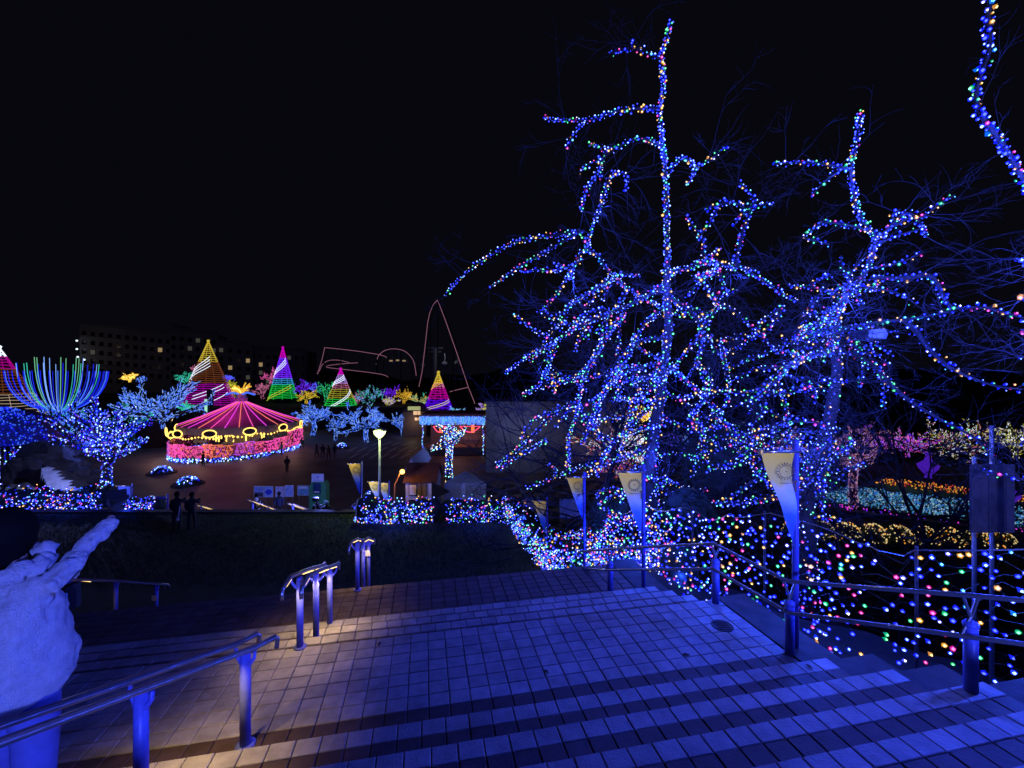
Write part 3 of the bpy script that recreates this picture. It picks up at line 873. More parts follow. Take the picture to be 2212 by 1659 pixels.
T2 = [(1742, 1160, 0), (1738, 1080, 0), (1748, 1010, 0), (1785, 950, 0), (1800, 860, 0), (1810, 800, 0), (1803, 720, 0), (1812, 660, 0), (1850, 620, -.1), (1880, 570, -.2), (1893, 510, -.3), (1870, 490, -.3), (1850, 450, -.4), (1841, 400, -.4), (1836, 370, -.5), (1850, 310, -.5), (1860, 240, -.5)]
B2 = [
 ([(1836, 367), (1780, 353), (1720, 350), (1670, 354)], .4, 1.2), ([(1812, 370), (1780, 392), (1750, 426)], .3),
 ([(1880, 500), (1850, 490), (1800, 480), (1770, 483), (1750, 500), (1733, 515)], .4, 1.3), ([(1738, 514), (1765, 520), (1792, 528)], -.1, .8),
 ([(1893, 520), (1930, 482), (1958, 452), (1990, 480), (2002, 512)], -.5, 1.7), ([(1930, 490), (1960, 470), (1990, 472), (2030, 440), (2062, 420)], -.6, 1.2),
 ([(1895, 530), (1920, 515), (1950, 505), (1985, 495)], -.4, .8), ([(1935, 480), (1925, 462), (1945, 452)], -.2),
 ([(1880, 580), (1940, 570), (1995, 545)], -.3, .8),
 ([(1880, 600), (1960, 602), (2010, 590), (2030, 620), (2042, 652), (2062, 668), (2122, 662), (2172, 675), (2235, 695)], -2.0, 1.1),
 ([(1803, 720), (1850, 705), (1900, 695), (1960, 690), (2020, 680), (2062, 670)], -1.4, .9),
 ([(1952, 690), (1985, 720), (2002, 750), (2050, 795), (2112, 822), (2162, 838), (2235, 842)], -1.4, .8),
 ([(1830, 760), (1880, 782), (1922, 830), (1960, 862), (2002, 890), (2042, 912), (2082, 932), (2112, 950), (2160, 1005)], -1.6, .8),
 ([(1805, 745), (1762, 765), (1722, 782), (1690, 800), (1674, 815), (1689, 851), (1704, 910), (1708, 960)], -.6, 1.8),
 ([(1790, 700), (1750, 730), (1700, 745), (1690, 722)], .2, .8), ([(1822, 640), (1782, 625), (1742, 620), (1702, 618)], .3),
 ([(1842, 620), (1812, 660), (1772, 690), (1742, 722), (1710, 732)], -.3, 1.5), ([(1822, 650), (1800, 690), (1790, 730), (1800, 770)], -.2, 2.0),
 ([(1692, 660), (1680, 690), (1660, 705)], .0, .6),
 ([(1690, 805), (1650, 850), (1612, 868), (1590, 880)], -.4, .7),
 ([(1700, 910), (1660, 925), (1620, 930), (1590, 945)], -.3, .8),
 ([(1760, 1000), (1700, 980), (1640, 960), (1600, 940)], -.4, 1.0),
 ([(1745, 1060), (1700, 1020), (1650, 980), (1610, 960)], -.3, 1.2), ([(1742, 1110), (1690, 1070), (1640, 1030), (1612, 985)], -.4, 1.4),
 ([(1748, 1030), (1780, 1000), (1800, 960), (1790, 920)], .3, 1.0), ([(1745, 1090), (1770, 1050), (1790, 1000)], -.3, 1.0),
 ([(1830, 740), (1870, 745), (1900, 770), (1920, 790)], -.3, .8),
]
big_tree('bare tree with forked crown behind the large pennant, string lights along every bough',
         'multicoloured string lights wound around the forked tree behind the large pennant', 8.6, T2, B2, bank_z(5.9, 8.6), 0.2, 23, 75, (1600, 600, 1900, 1130), 440, 28, 0.048, 2.3,
         z_lamps=[(1850, 380, 7.8, 25), (1900, 520, 7.8, 40), (1830, 660, 7.9, 60), (1760, 780, 7.9, 55), (1740, 960, 7.9, 50), (2030, 640, 7.0, 25), (2000, 860, 7.0, 22)])
# third tree, just outside the frame on the right, with boughs leaning into it
T3 = [(2330, 1200, 0), (2325, 1000, 0), (2315, 800, 0), (2300, 600, 0), (2280, 480, 0), (2212, 392, -.1), (2185, 340, -.15), (2150, 290, -.2), (2118, 250, -.25), (2105, 205, -.25), (2122, 150, -.3), (2140, 100, -.3), (2132, 50, -.3), (2140, 0, -.3), (2135, -60, -.3)]
B3 = [([(2300, 600), (2260, 615), (2215, 640), (2195, 655)], .0, .8), ([(2300, 700), (2250, 715), (2205, 712)], .1, .8), ([(2300, 620), (2250, 575), (2190, 560)], .2, .7),
      ([(2318, 800), (2250, 775), (2200, 770)], .1, .6), ([(2325, 1000), (2250, 1045), (2180, 1030), (2122, 1018)], .3, .9), ([(2320, 900), (2250, 940), (2200, 960)], .2, .8)]
big_tree('bare tree whose lit bough hangs down from the sky beside the brown signboard',
         'string lights on the bough hanging down beside the brown signboard', 5.2, T3, B3, bank_z(6.9, 5.2), 0.05, 31, 0, (2100, 0, 2400, 1200), 60, 24, 0.048, 1.0, z_lamps=[(2360, 420, 4.2, 480), (2330, 760, 4.2, 420)])

# background bare trees without lights
def dark_tree(u, d, h, label, seed, spread=1.0, zb=None):
    rn = random.Random(seed)
    x = W(u, 0, d).x; z0 = bank_z(x, d) if zb is None else zb
    root = empty('bare_tree', (x, d, z0), label, 'tree', 'unlit bare trees behind the lit ones')
    tp = [Vector((x, d, z0 - .1))]
    for i in range(6): tp.append(tp[-1] + Vector((rn.gauss(0, .15), rn.gauss(0, .15), h * .6 / 6)))
    m_ = MB(); m_.tube(tp, [0.22 - .03 * i for i in range(7)], BARK, 8); m_.build('trunk', root, True)
    m_ = MB()
    for _ in range(int(26 * spread)):
        p = tp[rn.randint(2, 6)]
        twig(m_, p, Vector((rn.gauss(0, 1), rn.gauss(0, 1), rn.gauss(0.5, .5))), rn.uniform(.35, .6) * h, 0.05, 3, rn, .0)
    tag(m_.build('crown', root), kind='stuff')
dark_tree(1300, 17, 10, 'unlit bare tree behind the drooping left boughs of the tallest lit tree', 5, 1.4)
dark_tree(1620, 15, 8.5, 'unlit bare tree standing between the two tall lit trees', 6, 1.4)
dark_tree(2010, 14, 9, 'unlit bare tree behind the right boughs of the forked lit tree', 8, 1.2)
# ================================================================== LIGHT NET ALONG THE STAIRS, LIT HEDGES
NETP = mat('net_cord', (0.05, 0.06, 0.05), 0.8)
def net_base(t):
    s = edge_s(t) + 0.62 + (0.25 if t < 4 else 0)
    p = E1 * s + E2 * t
    return Vector((p.x, p.y, bank_z(p.x, p.y) + 0.02))
def net_top(t):
    b = net_base(t)
    bump = 0.10 * math.sin(t * 2.1) + 0.08 * math.sin(t * 4.3 + 1)
    return b + E1 * (0.35 + 0.05 * math.sin(t * 3)) + Vector((0, 0, 1.32 + (bump if t > 6.2 else 0.02 * math.sin(t * 3))))
net = empty('light_net', net_base(6), 'net of multicoloured bulbs hung along the fence behind the steel railing', 'light net')
rn = random.Random(3)
pb = {}
for c in BC:
    q = MB(); bulb(q, (0, 0, 0), 0.054, c, (0, -1, 0))
    me = bpy.data.meshes.new('net_bulb_' + c); me.from_pydata(q.v, [], q.f)
    for m_ in q.mats: me.materials.append(m_)
    me.polygons.foreach_set('material_index', q.m); me.update(); pb[c] = me
cord = MB(); far_b = MB(); cnt = 0
t = 2.0; cols = []
while t < 15.5:
    cols.append(t); t += 0.070 if t < 4.6 else (0.090 if t < 6.5 else 0.085)
rows = 12
grid = {}
for i, t in enumerate(cols):
    a, b = net_base(t), net_top(t)
    nr = rows if t < 6.5 else 12
    for j in range(nr):
        f = (j + 0.5 * (i % 2) + 0.1) / (nr - 0.3)
        f = min(1.0, f)
        p = a.lerp(b, f) - E1 * 0.06 * math.sin(f * 3.14) + Vector((rn.gauss(0, .025), rn.gauss(0, .025), rn.gauss(0, .025)))
        grid[(i, j)] = p
        if rn.random() < (0.22 if t < 6 else 0.10): continue
        c = rn.choice(['blue'] * 44 + ['sky'] * 18 + ['white'] * 12 + ['cyan'] * 4 + ['green'] * 10 + ['amber'] * 12 + ['pink'] * 10)
        uu = CX + p.x / p.y * F
        if t < 6.3 and cnt < 299 and uu < 2225:
            o = bpy.data.objects.new('bulb', pb[c]); o.location = p
            dv = Vector((rn.gauss(-.6, .5), -1, rn.gauss(-.1, .5)))
            o.rotation_euler = dv.to_track_quat('-Y', 'Z').to_euler()
            o.scale = [rn.uniform(.75, 1.15)] * 3
            sc.collection.objects.link(o); o.parent = net; o.matrix_parent_inverse = Matrix.Translation(-Vector(net.location)); cnt += 1
        else:
            bulb(far_b, p, 0.054 * rn.uniform(.8, 1.2), c)
for j in range(rows):
    cord.tube([grid[(i, j)] for i in range(len(cols))], 0.0025, NETP, 3, False)
cord.tube([net_top(t) for t in cols], 0.008, STEEL, 5)
cord.build('cord', net)
tag(far_b.build('bulb_field', net), kind='stuff')
for t in (2.2, 3.9, 5.6, 7.3, 9.4):
    a, b = net_base(t), net_top(t)
    m_ = MB(); q = b + E1 * 0.05; m_.tube([(q.x, q.y, bank_z(q.x, q.y) - .05), (q.x, q.y, b.z + 0.04)], 0.018, mat('dark_fence_post', (.05, .05, .06), .6), 8); m_.build('post', net)
for t in (3.0, 4.6, 6.4, 8.4, 10.4, 12.5):
    p = net_base(t).lerp(net_top(t), .6) - E1 * 0.25
    lamp('net_glow', p, 52, (0.02, 0.075, 1.0), .05, net)

def lit_hedge(name, label, path, h, wd, n, bs, mix=MIX, seed=1, glow=0, jit=0.05, hedgeh=None, group=None, lights_label=None):
    """clipped hedge (leaf mass) with its bulbs as a separate light net"""
    rn = random.Random(seed)
    path = [Vector(p) for p in path]
    hd = empty(name, path[0], label, 'hedge', group)
    m_ = MB()
    q = resample(path, 0.5)
    hh = hedgeh or h
    for p in q:
        k = rn.uniform(.85, 1.1)
        m_.blob(p + Vector((0, 0, hh * .5)), (0.42, wd * .5, hh * .5 * k), HEDGE, .15, 8, rn.randint(0, 999))
        m_.leaves(p + Vector((0, 0, hh * .5)), (0.45, wd * .55, hh * .54 * k), 40, .06, HEDGE, rn)
    tag(m_.build('foliage', hd), kind='stuff')
    nt_ = empty('light_net', path[0], 'bulbs spread over the ' + label.replace('with dense bulbs ', '').replace('with bulbs ', '').replace('clipped ', '').replace('with blue and pale bulbs ', '').replace('with violet bulbs ', '').replace('beside the turf ', ''), 'light net', None)
    b_ = MB()
    for _ in range(n):
        f = rn.random() * (len(path) - 1); i = min(int(f), len(path) - 2)
        p = path[i].lerp(path[i + 1], f - i)
        e = (path[i + 1] - path[i]).normalized(); nn = Vector((e.y, -e.x, 0))
        if nn.y > 0: nn = -nn
        z = rn.random()
        pos = p + nn * (wd * .55 if z < .85 else rn.uniform(-.5, .5) * wd) + Vector((0, 0, h * (z if z < .85 else rn.uniform(.9, 1.02)))) + Vector((rn.gauss(0, jit), rn.gauss(0, jit), rn.gauss(0, jit)))
        bulb(b_, pos, bs * rn.uniform(.7, 1.25), rn.choice(mix))
    tag(b_.build('bulb_field', nt_), kind='stuff')
    if glow:
        for i in range(len(path) - 1):
            c = path[i].lerp(path[i + 1], .5)
            lamp('net_glow', c + Vector((0, -1.0, h * .8)), glow, (0.02, 0.06, 1.0), .08, nt_)
    return hd
Z3 = 3.22
lit_hedge('clipped_hedge', 'straight clipped hedge with bulbs at the turf end nearest the kiosk', [(-7.0, 20.3, Z3), (-3.7, 20.3, Z3)], 1.05, .6, 330, .085, seed=2, glow=26)
lit_hedge('clipped_hedge', 'straight clipped hedge with bulbs in front of the white tent', [(-3.05, 20.3, Z3), (0.0, 20.3, Z3)], 1.05, .6, 290, .085, seed=3, glow=26)
lit_hedge('clipped_hedge', 'hedge with dense bulbs descending beside the turf below the pennants', [(0.15, 20.2, Z3), (0.8, 17.6, Z3), (1.5, 15.0, Z3 + .1), (2.05, 12.6, 3.9)], 1.15, .8, 900, .078, seed=4, glow=30)
lit_hedge('clipped_hedge', 'bumpy hedge with dense bulbs around the foot of the tallest tree', [(1.9, 12.8, 4.0), (2.7, 11.4, 4.4), (3.2, 10.0, 4.9), (3.4, 8.8, 5.4)], 1.2, .9, 800, .066, seed=5, glow=16)
# conical shrubs at the hedge end
for (u, v, w, d, lb, sd_) in ((797, 1060, 26, 20.6, 'conical shrub covered in bulbs at the end of the kerb', 6), (838, 1076, 22, 20.4, 'low rounded shrub covered in bulbs beside the conical one', 7)):
    top = W(u, v, d); rn = random.Random(sd_)
    hd = empty('conical_shrub', (top.x, d, Z3), lb, 'shrub')
    h = top.z - Z3; rb = w * d / F * 1.1
    m_ = MB(); m_.lathe((top.x, d, Z3), [(rb * .8, 0), (rb, h * .2), (rb * .75, h * .55), (rb * .3, h * .9), (0.02, h)], HEDGE, 14)
    for i in range(6): m_.leaves((top.x, d, Z3 + h * (i + .5) / 6), (rb * (1 - i / 7), rb * (1 - i / 7), h / 9), 60, .05, HEDGE, rn)
    tag(m_.build('foliage', hd), kind='stuff')
    ns_ = empty('light_string', (top.x, d, Z3), 'bulbs strung over the ' + lb.split(' covered')[0] + (' at the kerb end' if u < 800 else ' beside the cone'), 'string lights')
    b_ = MB()
    for _ in range(260):
        f = rn.random() ** 1.3; a = rn.uniform(math.pi, 2 * math.pi); r_ = rb * (1.05 - f * .95)
        bulb(b_, (top.x + r_ * math.cos(a), d + r_ * math.sin(a) - .03, Z3 + h * f), .08 * rn.uniform(.7, 1.2), rn.choice(MIX))
    tag(b_.build('bulb_field', ns_), kind='stuff')
# hedges on the far left kerb
PUR = ['blue'] * 50 + ['sky'] * 14 + ['white'] * 12 + ['pink'] * 8 + ['cyan'] * 8 + ['amber'] * 6
lit_hedge('clipped_hedge', 'mounded hedge with blue and pale bulbs in front of the rock cascade', [(W(-60, 0, 22.6).x, 22.6, Z3 - .2), (W(60, 0, 22.6).x, 22.6, Z3 - .25), (W(150, 0, 22.6).x, 22.6, Z3 - .35), (W(235, 0, 22.6).x, 22.6, Z3 - .1)], 1.25, .8, 560, .085, PUR, seed=8, glow=22)
lit_hedge('clipped_hedge', 'low hedge with bulbs under the lit handrail at the kerb', [(W(282, 0, 22.8).x, 22.8, Z3 - .3), (W(342, 0, 22.8).x, 22.8, Z3 - .35)], .7, .5, 120, .08, PUR, seed=9, glow=16)
# dark round shrubs behind the net
for (u, v, ru, rv, d, lb) in ((1545, 1010, 75, 95, 13.0, 'large dark round shrub between the two lit trees'), (1320, 1115, 52, 50, 12.2, 'low dark shrub behind the lit hedge under the tallest tree'), (1490, 1110, 60, 60, 11.4, 'dark shrub behind the net beside the trunk of the tallest tree')):
    c = W(u, v, d); rn = random.Random(int(u))
    hd = empty('round_shrub', (c.x, c.y, bank_z(c.x, c.y)), lb, 'shrub')
    rx, rz = ru * d / F, rv * d / F
    m_ = MB(); m_.blob(c, (rx * .9, rx * .8, rz * .9), HEDGE, .12, 14, 3); m_.leaves(c, (rx, rx * .9, rz), 1500, .07, HEDGE, rn)
    tag(m_.build('foliage', hd), kind='stuff')
    m_ = MB(); m_.tube([(c.x, c.y, bank_z(c.x, c.y) - .1), c], .07, BARK, 6); m_.build('stem', hd)
# white boards below the hedge
for (u0, u1, v0, v1, d, lb) in ((1209, 1262, 1078, 1121, 16.5, 'plain white board standing behind the pennants and lit hedge'), (1128, 1166, 1074, 1104, 19.0, 'plain white board at the hedge bend beside the fourth pennant')):
    a, b = W(u0, v0, d), W(u1, v1, d)
    bo = empty('white_board', ((a.x + b.x) / 2, d, b.z - 1.0), lb, 'board')
    m_ = MB(); m_.box(((a.x + b.x) / 2, d, (a.z + b.z) / 2), (b.x - a.x, .04, a.z - b.z), WHITE); m_.build('panel', bo)
    for x in (a.x + .08, b.x - .08):
        m_ = MB(); m_.tube([(x, d + .05, a.z - .1), (x, d + .05, 0)], .03, STEEL, 6); m_.build('leg', bo)
# brown signboard on two posts, seen from behind
d = 6.2
BRN = mat('dark_brown_board', (0.06, 0.045, 0.04), 0.8, var=.3, scale=12, bump=.2)
a, b = W(2096, 1003, d), W(2190, 1150, d)
sb_ = empty('signboard', ((a.x + b.x) / 2, d, bank_z((a.x + b.x) / 2, d)), 'dark brown wooden signboard on two thin posts above the light net', 'signboard')
n = 5
for i in range(n):
    w_ = (b.x - a.x) / n
    m_ = MB(); m_.box((a.x + w_ * (i + .5), d + .003 * (i % 2), (a.z + b.z) / 2), (w_ - .006, .03, a.z - b.z), BRN); m_.build('plank', sb_)
for x in (a.x + .12, a.x + (b.x - a.x) * .6):
    m_ = MB(); m_.tube([(x, d + .06, a.z + (.55 if x > a.x + .2 else .1)), (x, d + .06, bank_z(x, d) - .1)], .028, STEEL, 8); m_.build('post', sb_)
# loudspeaker box on the forked tree
c = W(1880, 722, 8.3)
sp = empty('loudspeaker', c, 'white horn loudspeaker box fixed to the forked lit tree', 'loudspeaker')
m_ = MB(); m_.prism([c + Vector(q) for q in ((-.10, -.1, -.06), (.22, -.1, -.10), (.26, -.1, .0), (.20, -.1, .10), (-.10, -.1, .08))], (0, .22, 0), mat('grey_white_plastic', (.55, .55, .55), .5)); m_.build('horn', sp)
m_ = MB(); m_.box(c + Vector((-.22, .02, 0)), (.22, .2, .14), BLACK); m_.build('body', sp)
m_ = MB(); m_.tube([c + Vector((-.3, .05, -.1)), c + Vector((.25, .05, -.13))], .012, STEEL, 6); m_.build('bracket', sp)
# ================================================================== PEOPLE
SKIN = mat('skin', (0.42, 0.27, 0.20), 0.6, var=.05)
HAIR = mat('black_hair', (0.008, 0.007, 0.007), 0.95, spec=0.05)
def skin_obj(name, parent, loc, V_, E_, RR_, m, sub=2, root=0):
    me = bpy.data.meshes.new(name)
    me.from_pydata([tuple(Vector(v)) for v in V_], E_, [])
    o = bpy.data.objects.new(name, me); o.location = loc
    sc.collection.objects.link(o)
    if parent:
        o.parent = parent; o.matrix_parent_inverse = Matrix.Translation(-Vector(parent.location))
    me.materials.append(m)
    md = o.modifiers.new('skin', 'SKIN'); md.use_smooth_shade = True; md.branch_smoothing = 0.6
    for i, r in enumerate(RR_):
        sv = me.skin_vertices[0].data[i]
        sv.radius = r if isinstance(r, tuple) else (r, r)
        sv.use_root = (i == root)
    sb = o.modifiers.new('sub', 'SUBSURF'); sb.levels = sub; sb.render_levels = sub
    return o
CLOTH = {'black': BLACK, 'navy': mat('navy_cloth', (.02, .025, .06), .9), 'grey': mat('grey_cloth', (.10, .10, .11), .9), 'pale': mat('pale_cloth', (.5, .48, .47), .9), 'brown': mat('brown_cloth', (.08, .05, .035), .9)}
def person(x, y, z, h, face, label, coat='black', legs='black', stride=.12, armup=False, sit=False, group=None):
    """small standing or walking figure; face = heading in degrees, 0 looks away from the camera"""
    k = h / 1.70
    root = empty('person', (x, y, z), label, 'person', group)
    a = rad(face)
    def P_(px, py, pz): return (k * (px * math.cos(a) - py * math.sin(a)), k * (px * math.sin(a) + py * math.cos(a)), k * pz)
    V_ = [P_(0, 0, .95), P_(0, 0, 1.15), P_(0, 0, 1.36), P_(0, 0.01, 1.47), P_(0, .03, 1.60), P_(0, .02, 1.67),
          P_(.18, 0, 1.37), P_(.25, -.02, 1.12), P_(.22, .12, .92), P_(-.18, 0, 1.37), P_(-.25, 0, 1.12), P_(-.22, .10, .90),
          P_(.09, 0, .88), P_(.10, stride, .48), P_(.10, stride * .7, .07), P_(.10, stride * .7 + .14, .04),
          P_(-.09, 0, .88), P_(-.10, -stride, .48), P_(-.10, -stride * 1.3, .08), P_(-.10, -stride * 1.3 + .14, .04)]
    if armup:
        V_[7] = P_(.27, .12, 1.22); V_[8] = P_(.14, .30, 1.38)
    E_ = [(0, 1), (1, 2), (2, 3), (3, 4), (4, 5), (2, 6), (6, 7), (7, 8), (2, 9), (9, 10), (10, 11), (0, 12), (12, 13), (13, 14), (14, 15), (0, 16), (16, 17), (17, 18), (18, 19)]
    R_ = [(.16, .12), (.16, .12), (.17, .12), .06, (.085, .10), .07, .075, .06, .045, .075, .06, .045, .095, .07, .05, .045, .095, .07, .05, .045]
    skin_obj('body', root, (x, y, z), V_, E_, [tuple(k * q for q in (r if isinstance(r, tuple) else (r, r))) for r in R_], CLOTH[legs], 1)
    idx = [0, 1, 2, 6, 7, 8, 9, 10, 11]
    ee = [(0, 1), (1, 2), (2, 3), (3, 4), (4, 5), (2, 6), (6, 7), (7, 8)]
    V2 = [V_[i] for i in idx]; V2[0] = P_(0, 0, .80)
    R2 = [tuple(k * 1.16 * q for q in (R_[i] if isinstance(R_[i], tuple) else (R_[i], R_[i]))) for i in idx]
    skin_obj('coat', root, (x, y, z), V2, ee, R2, CLOTH[coat], 1)
    m_ = MB(); hc = Vector(P_(0, .015, 1.625)) + Vector((x, y, z)); m_.blob(hc, (.10 * k, .115 * k, .125 * k), HAIR, .04, 10, 2); m_.build('hair', root, True)
    return root

# the man in the white jacket, left, arm raised with his phone
px, py, pz = W(45, 0, 2.55).x, 2.55, 7.1
man = empty('person', (px, py, pz), 'person in a white fleece jacket seen from behind, right arm raised with a phone', 'person')
JK = mat('white_fleece', (.72, .72, .74), .95, var=.12, scale=30, bump=1.0)
TRO = mat('blue_trousers', (.12, .14, .42), .85, var=.15, scale=15)
def M(u, v, d=2.55): p = W(u, v, d); return (p.x - px, p.y - py, p.z - pz)
V_ = [M(48, 1475), M(50, 1390), M(48, 1300), M(35, 1235), M(20, 1165, 2.6), M(15, 1128, 2.6),
      M(118, 1262), M(170, 1205, 2.75), M(228, 1140, 3.0), M(244, 1112, 3.08),
      M(-25, 1262), M(-60, 1350, 2.6), M(-50, 1450, 2.7),
      M(78, 1530), M(72, 1680, 2.58), M(70, 1850, 2.5), M(72, 1868, 2.72),
      M(12, 1530), M(8, 1680, 2.62), M(6, 1850, 2.6), M(8, 1868, 2.82)]
E_ = [(0, 1), (1, 2), (2, 3), (3, 4), (4, 5), (2, 6), (6, 7), (7, 8), (8, 9), (2, 10), (10, 11), (11, 12), (0, 13), (13, 14), (14, 15), (15, 16), (0, 17), (17, 18), (18, 19), (19, 20)]
R_ = [(.15, .11), (.15, .11), (.15, .11), .055, (.07, .08), .06, .03, .028, .026, .028, .04, .04, .03, .09, .075, .055, .045, .09, .075, .055, .045]
skin_obj('body', man, (px, py, pz), V_, E_, R_, SKIN, 2)
Vj = [M(46, 1530), M(56, 1450), M(58, 1372), M(48, 1300), M(38, 1256), M(30, 1232),
      M(112, 1264), M(146, 1226, 2.68), M(186, 1180, 2.84), M(224, 1140, 2.98), M(240, 1122, 3.05),
      M(-25, 1270), M(-62, 1350, 2.6), M(-52, 1445, 2.7), M(118, 1380), M(128, 1420)]
Ej = [(0, 1), (1, 2), (2, 3), (3, 4), (4, 5), (3, 6), (6, 7), (7, 8), (8, 9), (9, 10), (3, 11), (11, 12), (12, 13)]
Rj = [(.25, .17), (.30, .2), (.285, .19), (.225, .16), (.16, .13), (.13, .12), .085, .066, .058, .053, .052, .11, .09, .07]
jk = skin_obj('jacket', man, (px, py, pz), Vj[:14], Ej, Rj, JK, 4)
tx = bpy.data.textures.new('fleece', 'CLOUDS'); tx.noise_scale = 0.13
dm = jk.modifiers.new('folds', 'DISPLACE'); dm.texture = tx; dm.strength = 0.038; dm.texture_coords = 'GLOBAL'
tx2 = bpy.data.textures.new('fleece_pile', 'CLOUDS'); tx2.noise_scale = 0.03; tx2.noise_depth = 3
dm2 = jk.modifiers.new('pile', 'DISPLACE'); dm2.texture = tx2; dm2.strength = 0.022; dm2.texture_coords = 'GLOBAL'
tx3 = bpy.data.textures.new('creases', 'WOOD'); tx3.wood_type = 'BANDNOISE'; tx3.noise_scale = 0.16; tx3.turbulence = 14
dm3 = jk.modifiers.new('creases', 'DISPLACE'); dm3.texture = tx3; dm3.strength = 0.011; dm3.texture_coords = 'GLOBAL'
Vt = [M(48, 1440), M(78, 1550), M(74, 1680, 2.58), M(71, 1840, 2.5), M(12, 1550), M(8, 1680, 2.62), M(6, 1840, 2.6)]
skin_obj('trousers', man, (px, py, pz), Vt, [(0, 1), (1, 2), (2, 3), (0, 4), (4, 5), (5, 6)], [(.18, .14), .115, .1, .085, .115, .1, .085], TRO, 2)
m_ = MB(); hc = Vector(M(14, 1152, 2.6)) + Vector((px, py, pz)); m_.blob(hc, (.13, .14, .155), HAIR, .05, 20, 4); m_.blob(hc + Vector((.03, -.05, -.10)), (.11, .09, .12), HAIR, .06, 18, 7); m_.blob(hc + Vector((.01, -.02, -.08)), (.118, .12, .12), HAIR, .06, 18, 5); m_.leaves(hc + Vector((0, -.01, -.04)), (.125, .14, .17), 260, .03, HAIR); m_.build('hair', man, True)
m_ = MB(); rn = random.Random(5)
for j in range(26):
    a = 6.2832 * j / 26; q = W(22, 1222, 2.56)
    m_.blob(q + Vector((.15 * math.cos(a), .13 * math.sin(a), .035 * math.sin(a) + rn.gauss(0, .012))), rn.uniform(.045, .065), JK, .3, 8, j)
m_.build('collar', man, True)
# hand around the phone, darkness put into its colour: palm and five fingers
h0 = Vector(M(246, 1108, 3.09)); 
Vh = [h0, h0 + Vector((.01, .03, .045))]
Eh = [(0, 1)]; Rh = [.032, (.04, .022)]
for i in range(4):
    b0 = len(Vh)
    o = h0 + Vector((.032 - .022 * i, .045, .07 - .004 * i))
    Vh += [o, o + Vector((0, .03, .018)), o + Vector((-.004, .035, .045 - .004 * abs(i - 1)))]
    Eh += [(1, b0), (b0, b0 + 1), (b0 + 1, b0 + 2)]; Rh += [.011, .010, .008]
b0 = len(Vh)
Vh += [h0 + Vector((-.045, .02, .04)), h0 + Vector((-.055, .01, .075)), h0 + Vector((-.04, .01, .1))]
Eh += [(1, b0), (b0, b0 + 1), (b0 + 1, b0 + 2)]; Rh += [.013, .011, .009]
skin_obj('hand', man, (px, py, pz), Vh, Eh, Rh, mat('dark_hand', (.03, .03, .035), .9), 2)
pc = h0 + Vector((px, py, pz)) + Vector((-.01, .03, .12))
ph = empty('phone', pc, 'dark phone held up high in the hand of the person in white', 'phone')
m_ = MB(); m_.box(pc, (.15, .009, .075), BLACK, (.99, 0, .12), (0, 1, 0), (-.12, 0, .99)); m_.build('case', ph)
m_ = MB(); m_.box(pc + Vector((0, -.006, 0)), (.138, .002, .066), mat('phone_screen', (.02, .02, .03), .15), (.99, 0, .12), (0, 1, 0), (-.12, 0, .99)); m_.build('screen', ph)
m_ = MB()
bg_c = Vector(M(150, 1290, 2.8)) + Vector((px, py, pz))
bg_ = empty('shoulder_bag', bg_c, 'small bag with pale tag hanging at the side of the person in white', 'bag')
m_.box(bg_c, (.05, .1, .16), BLACK); m_.build('body', bg_)
m_ = MB(); m_.box(bg_c + Vector((.02, -.06, .02)), (.05, .01, .07), mat('pale_tag', (.5, .55, .7), .4)); m_.build('tag', bg_)

# dark pair on the turf
for (u, v, hgt, lb, co) in ((382, 1148, 1.72, 'person in dark clothes standing on the turf holding a pale strap', 'black'), (414, 1146, 1.66, 'second person in dark clothes on the turf beside the strap holder', 'black')):
    g = G(u, v, 3.2); person(g.x, g.y, 3.2, hgt, 10, lb, co, 'black', .05, armup=True)
g = G(399, 1146, 3.2)
m_ = MB(); m_.tube([(g.x - .02, g.y - .25, 4.35), (g.x - .05, g.y - .27, 4.05), (g.x - .08, g.y - .27, 3.85)], .02, WHITE, 6); m_.box((g.x - .1, g.y - .27, 3.78), (.1, .03, .1), WHITE)
single('tote_strap', m_, 'pale strap with tag hanging between the two dark figures on the turf', 'strap')
# people on the flight below the turf
for (u, vtop, d, lb, co, lg) in ((554, 1068, 24.6, 'person with pale blue trousers on the plaza stairs behind the lit handrail', 'black', 'pale'), (603, 1063, 25.5, 'person in navy coat on the plaza stairs between the lit handrails', 'navy', 'black'),
                         (686, 1078, 23.4, 'person in black jacket with pale stripe near the green kiosk', 'black', 'black'), (705, 1082, 23.0, 'person in black with a pale blue cap beside the striped jacket', 'black', 'black')):
    top = W(u, vtop, d); person(top.x, d, top.z - 1.66, 1.66, 190, lb, co, lg, .1)
top = W(705, 1083, 22.8); m_ = MB(); m_.blob(top + Vector((0, 0, -.02)), (.13, .13, .07), mat('pale_blue_cloth', (.25, .5, .8), .8), .03, 12); m_.box(top + Vector((0, -.14, -.05)), (.16, .12, .015), MATS['pale_blue_cloth'])
single('cap', m_, 'pale blue cap worn by a person in black below the turf kerb', 'cap')
a, b = W(684, 1083, 23.1), W(696, 1102, 23.1)
m_ = MB(); m_.prism([a, a + Vector((.08, 0, 0)), b + Vector((.04, 0, 0)), b + Vector((-.04, 0, 0))], (0, -.02, 0), WHITE); single('sash', m_, 'pale diagonal band across a black jacket below the turf kerb', 'sash')
